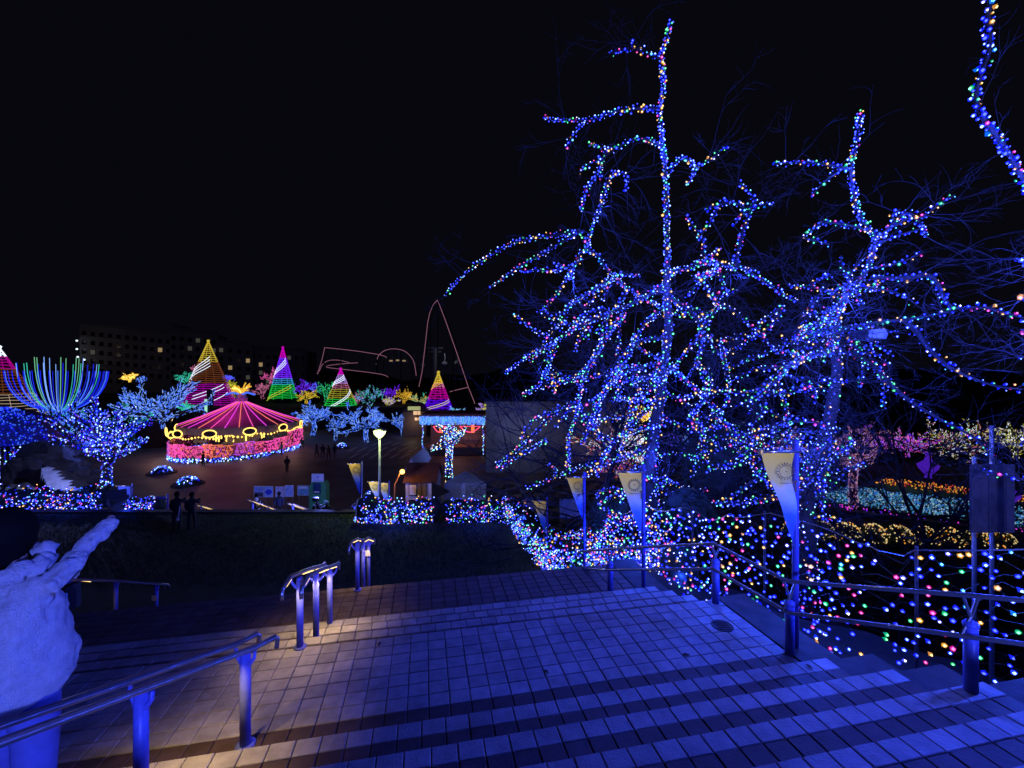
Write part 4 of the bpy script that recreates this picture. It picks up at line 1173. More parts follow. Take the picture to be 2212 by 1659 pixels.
# people on the plaza
for (u, v, hgt, lb, co) in ((620, 1020, 1.7, 'person in black walking alone across the brown plaza', 'black'), (439, 1007, 1.65, 'person in black standing before the carousel fence at its left', 'black'), (608, 983, 1.65, 'person in pale coat at the opening of the carousel fence', 'pale'),
                       (652, 972, 1.7, 'person in dark coat beside the carousel right side', 'navy'), (684, 988, 1.65, 'person in dark coat leading the walking group on the plaza', 'grey'), (697, 989, 1.7, 'person in black in the walking group on the plaza', 'black'),
                       (710, 991, 1.6, 'person in brown coat in the walking group on the plaza', 'brown'), (723, 989, 1.72, 'person in navy coat at the end of the walking group', 'navy'), (464, 995, 1.2, 'child in pale coat by the carousel base', 'pale'), (476, 997, 1.15, 'child in grey coat by the carousel base', 'grey'),
                       (331, 962, 1.6, 'person in pale coat near the foot of a lit blue tree', 'pale'), (318, 966, 1.6, 'person in grey coat near the foot of a lit blue tree', 'grey')):
    g = G(u, v, 0); person(g.x, g.y, 0, hgt, U(0, 360), lb, co, 'black', .16)
# ================================================================== PLAZA: CAROUSEL, LIGHT CONES, LIT TREES
def E(name, col, s=1.0): return emit('light_' + name, col, s)
YEL = E('warm_yellow', (1.0, .62, .12), 2.2)
MAG = E('magenta', (.85, .05, .8), 1.1)
ORG = E('orange_red', (1.0, .2, .16), 1.0)
PNK = E('pink', (1.0, .09, .5), 1.0)
VIO = E('violet', (.16, .015, .9), 1.0)
WHT = E('cool_white', (.75, .85, 1.0), 1.5)
GRN = E('green', (.03, .8, .08), .8)
TEAL = E('teal', (.05, .75, .5), .8)
GOLD = E('gold', (.9, .5, .04), .9)
LEMON = E('lemon', (.75, .75, .05), .8)
BLU = E('rope_blue', (.05, .16, 1.0), 1.1)
SKYB = E('rope_sky', (.22, .42, 1.0), 1.1)
COP = E('copper', (.22, .06, .02), .55)
ROSE = E('rose', (.8, .22, .42), .7)
LILAC = E('lilac', (.5, .3, .9), .8)
DARK = mat('dark_steel', (.02, .02, .022), .7)

def lit_tree(u, v, d, h, w, cols, label, seed, n=900, bs=.13, zb=0.0, trunk_h=.35, group='light-wrapped trees around the plaza', kind='spread', name='lit_tree', glow=None, nb=9, dash=True):
    """tree wrapped in light strings: trunk and boughs, with the string lights as their own thing"""
    rn = random.Random(seed)
    x = W(u, 0, d).x
    root = empty(name, (x, d, zb), label, 'tree', group)
    top = Vector((x, d, zb + h * trunk_h))
    tr = [Vector((x, d, zb - .05)), Vector((x + rn.gauss(0, .03) * h, d, zb + h * trunk_h * .5)), top]
    m_ = MB(); m_.tube(tr, [h * .045, h * .038, h * .032], BARK, 8); m_.build('trunk', root)
    segs = [(tr[0], tr[1], h * .045), (tr[1], tr[2], h * .04)]
    br = MB()
    def grow(p, dr, L, lv):
        pts = [p]
        for i in range(3):
            dr = (dr + Vector((rn.gauss(0, .2), rn.gauss(0, .2), rn.gauss(.03, .15)))).normalized()
            pts.append(pts[-1] + dr * L / 3)
        br.tube(pts, [h * .014 * (lv + 1), h * .011 * (lv + 1), h * .008 * (lv + 1), h * .004 * (lv + 1)], BARK, 4, False)
        for i in range(3): segs.append((pts[i], pts[i + 1], h * .010 * (lv + 1)))
        if lv:
            for _ in range(3):
                o = Vector((rn.gauss(0, 1), rn.gauss(0, 1), abs(rn.gauss(0, .7)) if kind == 'funnel' else rn.gauss(.15, .55)))
                grow(pts[rn.randint(1, 3)], dr * .9 + o.normalized() * .75, L * rn.uniform(.45, .7), lv - 1)
    for i in range(nb):
        a = 2 * math.pi * i / nb + rn.gauss(0, .25)
        el = rn.uniform(.15, 1.0) if kind == 'spread' else rn.uniform(.5, 1.3)
        dr = Vector((math.cos(a) * w, math.sin(a) * w, el * h * (1 - trunk_h))).normalized()
        grow(top.lerp(tr[1], rn.random() * .3), dr, rn.uniform(.45, .75) * max(w, h * (1 - trunk_h)) , 2)
    tag(br.build('crown', root), kind='stuff')
    ls = empty('light_string', (x, d, zb), 'string lights wrapped round the ' + label, 'string lights', None)
    b_ = MB()
    tot = [((q - p).length, p, q, r) for p, q, r in segs]
    ws = [t[0] * (3.5 if i < 2 else 1) for i, t in enumerate(tot)]
    for _, p, q, r in rn.choices(tot, ws, k=n):
        c = p.lerp(q, rn.random()); e = (q - p).normalized(); s1 = e.orthogonal().normalized(); s2 = e.cross(s1); a = rn.uniform(0, 6.28)
        pos = c + (s1 * math.cos(a) + s2 * math.sin(a)) * (r + bs * .3)
        m = rn.choice(cols)
        if dash:
            tw = (e + Vector((rn.gauss(0, .3), rn.gauss(0, .3), rn.gauss(0, .3)))) * bs * rn.uniform(.7, 1.6)
            b_.tube([pos - tw * .6, pos + tw * .6], bs * .115, m, 4)
        else: b_.octa(pos, bs * rn.uniform(.22, .42), m)
    tag(b_.build('bulb_field', ls), kind='stuff')
    if glow: lamp('string_glow', (x, d - w * .5, zb + h * .6), glow, (.1, .16, 1), .1, ls)
    return root
BB = [BLU] * 7 + [SKYB] * 4
B_ = [bmats('blue')[0]] + [bmats('blue')[1]] * 4 + [BLU, bmats('sky')[0], bmats('sky')[1], bmats('cyan')[1]]
lit_tree(232, 1065, 37, 7.6, 2.5, B_ * 2 + [VIO, VIO, BLU, bmats('blue')[1], bmats('sky')[0], LILAC], 'dense blue funnel-shaped tree in front of the rocks', 41, 4600, .19, trunk_h=.38, kind='funnel', glow=120, nb=14, dash=False)
lit_tree(348, 957, 62, 10.4, 5.6, BB + [SKYB] * 3, 'wide blue tree with spiky boughs left of the carousel', 42, 3600, .24, trunk_h=.42, nb=15)
lit_tree(676, 932, 74, 6.6, 4.0, BB, 'blue upright tree right behind the carousel', 43, 1500, .24, trunk_h=.4)
lit_tree(792, 945, 66, 5.6, 4.4, BB, 'low spreading blue tree behind the street lamp', 44, 1800, .22, trunk_h=.42, nb=11)
lit_tree(725, 940, 68, 4.6, 2.4, BB, 'small blue tree between two larger blue ones', 45, 500, .2, trunk_h=.4)
lit_tree(868, 930, 74, 4.2, 4.0, BB, 'low wide blue tree beside the lit snack hut', 46, 700, .22, trunk_h=.3)
lit_tree(972, 1062, 37.5, 6.4, 1.6, [bmats('blue')[0], bmats('sky')[0], bmats('cyan')[0], bmats('sky')[1], bmats('blue')[1], bmats('amber')[0]], 'slim blue-white tree in front of the neon ride', 47, 1300, .13, trunk_h=.72, nb=6, glow=60, dash=False)
lit_tree(170, 925, 56, 8, 5.0, BB + [TEAL], 'pale blue bushy tree behind the funnel tree', 48, 1100, .22, trunk_h=.35)
lit_tree(290, 925, 76, 6, 3.5, [TEAL, SKYB, TEAL, BLU], 'teal and blue bushy tree below the spiky one', 49, 700, .2, trunk_h=.3)
# small coloured lit trees on the terrace behind
SM = 'small coloured light trees behind the plaza'
for i, (u, v, wpx, hpx, d, cols, cn) in enumerate([
    (280, 826, 20, 24, 92, [GOLD, YEL], 'golden light tree above the blue ones'), (404, 838, 20, 40, 96, [TEAL], 'teal light tree beside the copper cone'), (430, 822, 12, 36, 98, [ROSE], 'rose light tree behind the copper cone'),
    (490, 826, 18, 22, 98, [BLU, VIO], 'blue light tree at the right of the copper cone'), (503, 860, 22, 40, 96, [LEMON], 'lemon light tree at the right of the copper cone'),
    (566, 862, 26, 44, 100, [ROSE], 'rose light tree left of the violet cone'), (586, 830, 18, 34, 104, [ROSE, PNK], 'pink light tree left of the violet cone top'), (652, 860, 30, 46, 100, [VIO], 'violet light tree right of the violet cone'),
    (676, 850, 14, 30, 104, [VIO, BLU], 'violet-blue light tree further right of the violet cone'), (662, 872, 34, 44, 92, [LEMON, GOLD], 'lemon light tree behind the upright blue tree'), (703, 868, 30, 50, 96, [TEAL, GRN], 'green-teal light tree left of the yellow cone'),
    (772, 882, 18, 40, 96, [ROSE], 'rose light tree right of the yellow cone'), (800, 888, 36, 60, 88, [TEAL, SKYB], 'teal light tree behind the low spreading blue tree'), (842, 866, 28, 36, 98, [VIO], 'violet light tree left of the snack hut'),
    (838, 884, 24, 34, 90, [LILAC, LEMON], 'lilac light tree below the violet one'), (872, 874, 22, 36, 96, [GOLD], 'golden light tree left of the blue-magenta cone'), (906, 876, 30, 28, 96, [TEAL, GOLD], 'teal light tree beside the blue-magenta cone'),
    (985, 904, 30, 32, 75, [SKYB, TEAL], 'sky-blue light tree on the roof edge of the neon ride'), (1063, 902, 26, 40, 72, [LEMON], 'lemon light tree above the white wall'), (1052, 904, 16, 34, 74, [LILAC], 'lilac light tree above the white wall'), (1108, 902, 14, 30, 72, [GOLD, YEL], 'golden light tree behind the white wall top'),
    (1296, 920, 22, 44, 52, [LEMON, WHT], 'lemon light tree between the boughs of the tallest tree'), (1386, 922, 28, 46, 50, [GOLD, YEL], 'golden light tree behind the trunk of the tallest tree'),
    (395, 890, 20, 30, 76, [TEAL], 'teal light bush behind the spiky blue tree'), (330, 908, 24, 36, 62, [TEAL, GRN], 'teal light bush at the foot of the spiky blue tree')]):
    zb = EYE - (v - HZ) * d / F
    lit_tree(u, v, d, hpx * d / F, wpx * d / F * .8, cols, cn, 100 + i, 330, .26, zb=max(zb, -0.0), trunk_h=.25, group=SM, nb=7)
    # low mound or plinth carrying the small tree
    m_ = MB(); xx = W(u, 0, d).x
    if zb > 0.3: m_.lathe((xx, d, -0.02 if d < 84 else 3.9), [(2.2, 0), (1.8, max(.1, (zb - (0 if d < 84 else 3.98)) * .6)), (1.2, max(.15, zb - (0 if d < 84 else 3.9)))], EARTH, 10); single('planting_mound', m_, 'dark planting mound under the ' + cn, 'mound')

# light cones
def cone(u, v0, v1, hw, d, bands, label, seed, ribs, spiral, zb=None):
    x = W(u, 0, d).x; zt = W(0, v0, d).z; z0 = W(0, v1, d).z
    zg = 4.0 if d > 84 else 0.0
    r = hw * d / F; H_ = zt - z0
    root = empty('light_cone', (x, d, zg), label, 'light cone')
    m_ = MB(); m_.lathe((x, d, z0), [(r * .9, 0), (.05, H_ * .97)], DARK, 20); m_.build('frame', root)
    if z0 - zg > .05:
        m_ = MB(); m_.lathe((x, d, zg - .02), [(r * .5, 0), (r * .6, z0 - zg + .03)], DARK, 14); m_.build('plinth', root)
    rn = random.Random(seed); step = .42
    f0 = 0
    for (f1, m, dens) in bands:                         # from the top down
        b_ = MB(); z = f0
        while z < f1:
            rr_ = r * z + .06; zz = zt - z * H_
            n = 26
            pts = []
            for j in range(n + 1):
                a = 2 * math.pi * j / n
                pts.append((x + rr_ * math.cos(a), d + rr_ * math.sin(a), zz + .05 * math.sin(a * 5 + z * 40)))
            b_.tube(pts, .07 * dens, m, 4, False)
            z += step / H_
        for j in range(10):
            a = 2 * math.pi * (j + .3 * rn.random()) / 10
            b_.tube([(x + (r * f0 + .1) * math.cos(a), d + (r * f0 + .1) * math.sin(a), zt - f0 * H_), (x + (r * f1 + .1) * math.cos(a), d + (r * f1 + .1) * math.sin(a), zt - f1 * H_)], .055 * dens, m, 4, False)
        b_.build('light_band', root); f0 = f1
    for (fa, fb, a0, a1, m, k) in spiral:
        for q in range(k):
            pts = []
            for j in range(15):
                f = fa + (fb - fa) * j / 14; a = a0 + (a1 - a0) * j / 14
                g = f + .045 * q
                pts.append((x + (r * g + .16) * math.cos(a), d + (r * g + .16) * math.sin(a), zt - g * H_))
            b_ = MB(); b_.tube(pts, .055, m, 5); b_.build('light_ribbon', root)
    m_ = MB(); m_.blob((x, d, zt + .15), .28, bands[0][1], .1, 8); m_.build('tip', root)
    return root
PI = math.pi
cone(450, 738, 886, 56, 90, [(.3, E('cone_yellow', (.75, .55, .05), .75), .8), (.62, COP, 1.2), (1, E('cone_purple', (.38, .0, .36), .75), 1.2)], 'large yellow, copper and purple light cone behind the carousel', 1, 0,
     [(.22, .5, -.25 * PI, -1.05 * PI, WHT, 4), (.62, .78, -.05 * PI, -.5 * PI, WHT, 2), (.74, .92, -.02 * PI, -.4 * PI, WHT, 1)])
cone(611, 752, 862, 28, 100, [(.2, E('cone_magenta', (.62, .0, .5), .9), 1.2), (.6, VIO, 1.6), (.72, E('cone_blue_teal', (.03, .3, .6), .8), 1.2), (1, E('cone_green', (.01, .6, .06), .75), 1.2)], 'violet and green light cone behind the carousel roof', 2, 0,
     [(.2, .5, -.1 * PI, -.95 * PI, WHT, 3), (.72, .98, -.1 * PI, -.8 * PI, LEMON, 2)])
cone(736, 798, 884, 36, 92, [(.14, E('cone_magenta', (.62, .0, .5), .9), 1.3), (.36, LILAC, .8), (.5, ROSE, .6), (.74, E('cone_olive', (.45, .4, .03), .65), 1), (.9, E('cone_green', (.01, .6, .06), .75), 1.1), (1, TEAL, 1)], 'light cone of lilac, olive and green between blue trees', 3, 0,
     [(.14, .34, -.05 * PI, -.95 * PI, WHT, 3), (.5, .98, .0 * PI, -.7 * PI, WHT, 2)])
cone(947, 806, 897, 34, 76, [(.25, E('cone_yellow', (.75, .55, .05), .75), 1), (.36, ROSE, .8), (.64, E('cone_wine', (.45, .0, .28), .8), 1.4), (1, E('cone_indigo', (.08, .0, .7), .9), 1.6)], 'yellow, wine and indigo light cone above the neon ride roof', 4, 0,
     [(.1, .3, -.1 * PI, -.95 * PI, GOLD, 3), (.62, .84, -.05 * PI, -.85 * PI, E('cone_cream', (.8, .6, .4), .9), 2)])
cone(-2, 752, 905, 78, 62, [(.12, WHT, .8), (.3, E('cone_wine', (.45, .0, .28), .8), .9), (.65, COP, .9), (1, E('cone_cream', (.8, .6, .4), .9), .35)], 'large wine, copper and cream light cone beside the light fountain', 5, 0,
     [(.05, .2, -.1 * PI, -.9 * PI, WHT, 2)])
# ---- carousel
KC = .78
cc = Vector((W(522, 0, 58.7).x, 58.7, 0))
car = empty('carousel', cc, 'round carousel with pink rope lights on its roof and a glowing pink fence', 'carousel')
ROOF = mat('carousel_roof_cloth', (.3, .10, .26), .8, var=.2)
IV = mat('ivory_panel', (.5, .42, .3), .6)
m_ = MB(); m_.lathe(cc, [(KC * 9.0, 0), (KC * 9.0, .25), (KC * 8.8, .3), (0, .3)], mat('carousel_deck', (.2, .14, .1), .6), 36); m_.build('platform', car)
m_ = MB(); m_.lathe(cc + Vector((0, 0, 3.9)), [(KC * 9.0, 0), (KC * 6.2, .75), (KC * 3.2, 1.75), (.4, 2.75)], ROOF, 32); rf = m_.build('roof', car)
m_ = MB(); m_.lathe(cc + Vector((0, 0, 2.95)), [(KC * 9.05, 0), (KC * 9.1, .9), (KC * 8.95, .95), (KC * 8.9, .0)], mat('valance', (.16, .12, .22), .6), 32); m_.build('valance', car)
for j in range(30):
    a = 2 * PI * j / 30
    b_ = MB(); m = [MAG, ORG, PNK][j % 3]
    pr = [(KC * 9.1, 3.86), (KC * 6.2, 4.72), (KC * 3.2, 5.72), (.45, 6.72)]
    b_.tube([cc + Vector((r_ * math.cos(a), r_ * math.sin(a), z_)) for r_, z_ in pr], .05, m, 5); b_.build('rope_light', rf)
m_ = MB(); m_.lathe(cc + Vector((0, 0, 6.6)), [(.6, 0), (.75, .5), (.5, 1.0), (.3, 1.2)], mat('lilac_finial', (.4, .3, .5), .5), 12); fi = m_.build('finial', car)
b_ = MB(); rn = random.Random(9)
for j in range(22):
    a = rn.uniform(0, 6.28); o = cc + Vector((0, 0, 7.7))
    tip = Vector((math.cos(a) * rn.uniform(.6, 1.6), math.sin(a) * 1.2, rn.uniform(.3, 1.5)))
    b_.tube([o, o + tip * .6 + Vector((0, 0, .2)), o + tip], .09, GOLD if rn.random() < .8 else YEL, 4)
for sg in (-1, 1):
    b_.tube([cc + Vector((0, -.3, 7.6)), cc + Vector((sg * 1.0, -.3, 7.9)), cc + Vector((sg * 2.0, -.3, 7.6))], .12, BLU, 4)
b_.build('plume_lights', fi)
b_ = MB()
for j in range(120):
    a = 2 * PI * j / 120
    if math.sin(a) > .35: continue
    p = cc + Vector((KC * 9.15 * math.cos(a), 9.15 * math.sin(a), 2.92 + .12 * math.sin(a * 16)))
    b_.octa(p, .12 if j % 3 else .17, YEL)
tag(b_.build('eave_bulbs', car), kind='stuff')
for j in range(12):
    a = 2 * PI * (j + .5) / 12
    if math.sin(a) > .3: continue
    o = cc + Vector((KC * 9.2 * math.cos(a), 9.2 * math.sin(a), 3.4)); tx_ = Vector((-math.sin(a), math.cos(a), 0))
    m_ = MB(); m_.prism([o + tx_ * .62 * math.cos(t * PI / 8) + Vector((0, 0, .36 * math.sin(t * PI / 8))) for t in range(16)], Vector((math.cos(a), math.sin(a), 0)) * -.1, mat('dark_mirror', (.15, .15, .2), .1, .9)); mr_ = m_.build('mirror', car)
    b_ = MB(); b_.tube([o + tx_ * .7 * math.cos(t * PI / 10) + Vector((0, 0, .42 * math.sin(t * PI / 10))) for t in range(21)], .075, YEL, 5, False); b_.build('bulb_ring', mr_)
m_ = MB(); m_.lathe(cc + Vector((0, 0, .3)), [(KC * 2.6, 0), (KC * 2.4, 1.4), (KC * 2.6, 2.6), (KC * 3.0, 3.0)], IV, 18); m_.build('centre_drum', car)
for j in range(10):
    a = 2 * PI * j / 10
    m_ = MB(); m_.tube([cc + Vector((KC * 5.8 * math.cos(a), 5.8 * math.sin(a), .3)), cc + Vector((KC * 5.8 * math.cos(a), 5.8 * math.sin(a), 3.9))], .06, mat('brass', (.6, .4, .15), .3, .9), 6); pl_ = m_.build('pole', car)
    h = MB(); o = cc + Vector((KC * 5.8 * math.cos(a), 5.8 * math.sin(a), 1.75 + .3 * (j % 2))); tx_ = Vector((-math.sin(a), math.cos(a), 0))
    h.blob(o, (.35, .35, .3), IV, .05, 8, 1); h.blob(o + tx_ * .45, .26, IV, .05, 8, 2); h.tube([o + tx_ * .6 + Vector((0, 0, .1)), o + tx_ * .85 + Vector((0, 0, .6)), o + tx_ * 1.15 + Vector((0, 0, .55))], [.18, .14, .09], IV, 6)
    for sx in (-.35, .5):
        h.tube([o + tx_ * sx, o + tx_ * (sx + .15) + Vector((0, 0, -.5)), o + tx_ * sx + Vector((0, 0, -.8))], [.1, .07, .05], IV, 5)
    h.build('horse', car)
m_ = MB()
for j in range(8):
    a = 2 * PI * j / 8 + .2
    if math.sin(a) > .2: continue
    o = cc + Vector((KC * 3.3 * math.cos(a), 3.3 * math.sin(a), 2.3)); tx_ = Vector((-math.sin(a), math.cos(a), 0))
    m_ = MB(); m_.tube([o + tx_ * -.4 + Vector((0, 0, -.7)), o + tx_ * -.4, o + Vector((0, 0, .4)), o + tx_ * .4, o + tx_ * .4 + Vector((0, 0, -.7))], .09, YEL, 5); m_.build('arch_light', car)
# glowing fence: panels of pink, orange and violet strings above a blue skirt
NP = 44
fcol = [PNK, E('fence_pink', (.95, .10, .42), .75), ORG, E('fence_orange', (1, .25, .12), .7), E('fence_violet', (.55, .08, .8), .75), E('fence_pink', (.95, .10, .42), .75)]
rn = random.Random(4)
MESHG = mat('fence_backing', (.30, .08, .14), .8)
for j in range(NP):
    a0, a1 = 2 * PI * j / NP, 2 * PI * (j + 1) / NP
    if math.sin((a0 + a1) / 2) > .55: continue
    o0 = cc + Vector((KC * 8.9 * math.cos(a0), 8.9 * math.sin(a0), 0)); o1 = cc + Vector((KC * 8.9 * math.cos(a1), 8.9 * math.sin(a1), 0))
    top = 2.0 + (.75 if math.sin((a0 + a1) / 2) > -.15 else .12 * math.sin(j * 1.7))
    nrm = Vector((math.cos((a0 + a1) / 2), math.sin((a0 + a1) / 2), 0))
    m_ = MB(); m_.prism([o0 + Vector((0, 0, .55)), o1 + Vector((0, 0, .55)), o1 + Vector((0, 0, top)), o0 + Vector((0, 0, top))], nrm * .05, MESHG); pn_ = m_.build('fence_panel', car)
    m = fcol[int(j * .6) % len(fcol)]
    b_ = MB()
    for _ in range(46):
        p = o0.lerp(o1, rn.random()) + Vector((0, 0, rn.uniform(.6, top))) + nrm * .1
        tw = Vector((rn.gauss(0, .09), rn.gauss(0, .03), rn.gauss(0, .09)))
        b_.tube([p - tw, p + tw], .042, m if rn.random() < .75 else rn.choice(fcol), 4)
    b_.tube([o0 + Vector((0, 0, top)) + nrm * .08, o1 + Vector((0, 0, top)) + nrm * .08], .05, m, 4)
    tag(b_.build('string_lights', pn_), kind='stuff')
b_ = MB()
for _ in range(620):
    a = rn.uniform(PI * .9, PI * 2.1); p = cc + Vector((KC * 9.1 * math.cos(a), 9.1 * math.sin(a), rn.uniform(.08, .55)))
    bulb(b_, p, .17, rn.choice(BLUES), simple=True)
tag(b_.build('skirt_lights', car), kind='stuff')
for a in (-2.6, -2.0, -1.4, -.8, -.2):
    lamp('fence_glow', cc + Vector((KC * 10.3 * math.cos(a), 10.3 * math.sin(a), 2.2)), 70, (1.0, .6, .48), .2, car)
for a in (-2.4, -1.6, -.8):
    lamp('carousel_lamp', cc + Vector((KC * 4.6 * math.cos(a), 4.6 * math.sin(a), 3.3)), 160, (1.0, .6, .25), .1, car)
lamp('roof_glow', cc + Vector((1, -5.2, 7.4)), 260, (1.0, .08, .55), .2, car)

# ---- light fountain: a vase of curved light strips
fx = empty('light_fountain', (W(128, 0, 58).x, 58, 0), 'fountain-shaped sculpture of curved blue and green light strips', 'light sculpture')
b0 = W(128, 888, 58)
m_ = MB(); m_.tube([(b0.x, 58, 0), (b0.x, 58, b0.z)], [1.0, .8], DARK, 10); m_.build('stem', fx)
b_ = MB(); 
for _ in range(260):
    a = R() * 6.28; b_.octa((b0.x + 1.0 * math.cos(a), 58 + 1.0 * math.sin(a), U(b0.z - 2.5, b0.z)), .1, BLU)
tag(b_.build('stem_lights', fx), kind='stuff')
rn = random.Random(12)
for ring, (rx, hh, n, cols) in enumerate([(4.9, 5.4, 40, [E('deep_blue', (.01, .02, 1.0), .9)] * 3 + [BLU]), (3.9, 6.4, 14, [E('deep_blue', (.01, .02, 1.0), .9), TEAL, SKYB]), (2.3, 7.2, 9, [E('pale_green', (.25, .8, .4), .7), SKYB, E('pale_green', (.25, .8, .4), .7)])]):
    for j in range(n):
        a = 2 * PI * (j + .5 * (ring % 2)) / n
        pts = []
        for k in range(9):
            f = k / 8
            pts.append((b0.x + math.cos(a) * rx * (1 - (1 - f) ** 1.7), 58 + math.sin(a) * rx * (1 - (1 - f) ** 1.7), b0.z + hh * f ** 1.9))
        m = cols[j % len(cols)]
        s_ = MB(); s_.tube(pts, .036, m, 4); s_.build('light_strip', fx)
# ---- blue domed canopy and light curtain at far left
dm_ = empty('light_canopy', (W(10, 0, 40).x, 40, 0), 'blue domed canopy of lights with a hanging curtain of bulbs', 'light canopy')
c0 = W(10, 955, 40)
m_ = MB(); m_.lathe((c0.x, 40, c0.z), [(4.1, 0), (3.8, 1.2), (2.9, 2.3), (1.4, 3.0), (.1, 3.25)], mat('canopy_net', (.08, .1, .4), .8), 24); m_.build('canopy_cloth', dm_)
b_ = MB(); rn = random.Random(14)
for _ in range(900):
    a = rn.uniform(PI, 2 * PI); f = rn.random(); r_ = 4.15 * math.cos(f * 1.5); z_ = 3.25 * math.sin(f * 1.5)
    b_.octa((c0.x + r_ * math.cos(a), 40 + r_ * math.sin(a), c0.z + z_), .07, rn.choice([MATS['light_deep_blue'], BLU]))
tag(b_.build('canopy_lights', dm_), kind='stuff')
b_ = MB()
for j in range(46):
    a = PI + PI * j / 45; x_, y_ = c0.x + 4.1 * math.cos(a), 40 + 4.1 * math.sin(a)
    for k in range(rn.randint(12, 19)): bulb(b_, (x_ + rn.gauss(0, .05), y_, c0.z - .15 - k * .19), .15, rn.choice(BLUES), simple=True)
tag(b_.build('curtain_lights', dm_), kind='stuff')
for a in (PI * 1.1, PI * 1.5, PI * 1.9):
    m_ = MB(); m_.tube([(c0.x + 4 * math.cos(a), 40 + 4 * math.sin(a), 0), (c0.x + 4 * math.cos(a), 40 + 4 * math.sin(a), c0.z)], .1, DARK, 8); m_.build('post', dm_)
lamp('canopy_glow', (c0.x + 1, 35.5, c0.z + 2.2), 320, (.08, .1, 1.0), .1, dm_)
# ---- rocks and white cascade
ROCK = mat('rock', (.10, .095, .09), .9, var=.5, scale=2.5, bump=.8)
for i, (u, v, r, d, sq, lb) in enumerate([(50, 1030, 1.1, 32.5, 1.3, 'tall dark rock at the left of the white cascade'), (110, 985, 1.9, 35, .6, 'dark rock ledge above the white cascade'), (178, 1030, 1.0, 34, .8, 'dark rock at the right of the white cascade'), (205, 1078, .8, 33, .5, 'low dark rock by the funnel tree'), (40, 1072, .9, 28.5, .9, 'grey boulder below the tall rock'), (140, 1004, 1.3, 36, .5, 'dark rock shelf behind the cascade')]):
    c = W(u, v, d); m_ = MB(); z_ = max(.2, c.z - r * sq)
    m_.blob((c.x, d, c.z), (r * 1.1, r, r * sq), ROCK, .22, 14, i); m_.blob((c.x - .3, d + .2, c.z * .45), (r * 1.3, r * 1.2, max(.4, c.z * .55)), ROCK, .2, 12, i + 9)
    single('rock', m_, lb, 'rock', 'rocks of the cascade')
cas = empty('cascade', (W(135, 0, 30).x, 30, 0), 'white stepped water cascade lit blue among dark rocks', 'cascade')
WATER = mat('white_water', (.72, .76, .85), .5, var=.25, scale=3)
for k in range(11):
    f = k / 10
    u0 = 88 + 32 * f + U(-4, 4); u1 = 112 + 74 * f + U(-6, 6); v = 1012 + 68 * f
    a, b = W(u0, v, 28.6 - 1.6 * f), W(u1, v + 3, 28.6 - 1.6 * f)
    pts = []
    n = 12; vs, fs = [], []
    for j in range(n + 1):
        q = a.lerp(b, j / n); dz = .25 + .18 * math.sin(j * 2.2 + k) + U(0, .12)
        vs += [q + Vector((0, .35, .06)), q + Vector((0, 0, .03 * math.sin(j * 3))), q + Vector((.02, -.06, -dz))]
    for j in range(n):
        for w_ in range(2): i0 = j * 3 + w_; fs.append((i0, i0 + 3, i0 + 4, i0 + 1))
    m_ = MB(); m_.add(vs, fs, WATER); m_.build('water_step', cas, True)
m_ = MB(); m_.prism([W(78, 1016, 29.2), W(190, 1085, 29.2), (W(190, 0, 29.2).x, 29.2, 0), (W(78, 0, 29.2).x, 29.2, 0)], (0, 1.5, 0), ROCK); m_.build('rock_bed', cas)
lamp('added_cascade_fill', W(165, 1000, 25.2), 1100, (.3, .34, 1.0), .1, cas)  # unseen lamp added in front to brighten the water
# purple glow shrubs behind rocks
lit_hedge('clipped_hedge', 'low hedge with violet bulbs behind the dark rocks', [(W(40, 0, 38).x, 38, 2.6), (W(140, 0, 38).x, 38, 2.9)], 1.0, .8, 260, .13, ['pink', 'blue', 'blue', 'sky'], seed=21)
# ---- small lit flower beds on the plaza
for (u, v, w, lb) in ((350, 1022, 18, 'small round bed of blue bulbs on the dark plaza'), (406, 1046, 20, 'small round bed of blue and green bulbs closer to the turf'), (738, 968, 10, 'little blue light bed left of the paving bars')):
    g = G(u, v, 0); r_ = w * g.y / F; rn = random.Random(int(u))
    bd = empty('flower_bed', g, lb, 'flower bed', 'small lit flower beds')
    m_ = MB(); m_.lathe((g.x, g.y, 0), [(r_ * 1.5, 0), (r_ * 1.5, .12), (r_ * 1.3, .16), (r_ * 1.25, .05)], STONE, 24); m_.build('rim', bd)
    m_ = MB(); m_.blob((g.x, g.y, .1), (r_, r_, .6), HEDGE, .1, 12); m_.build('shrub', bd)
    b_ = MB()
    for _ in range(110):
        a, f = rn.uniform(0, 6.28), rn.random() ** .5
        bulb(b_, (g.x + r_ * f * math.cos(a), g.y + r_ * f * math.sin(a), .1 + .62 * math.sqrt(max(0, 1 - f * f))), .14, rn.choice(BLUES + ['green', 'cyan'] * 3), simple=True)
    tag(b_.build('bulb_field', bd), kind='stuff')
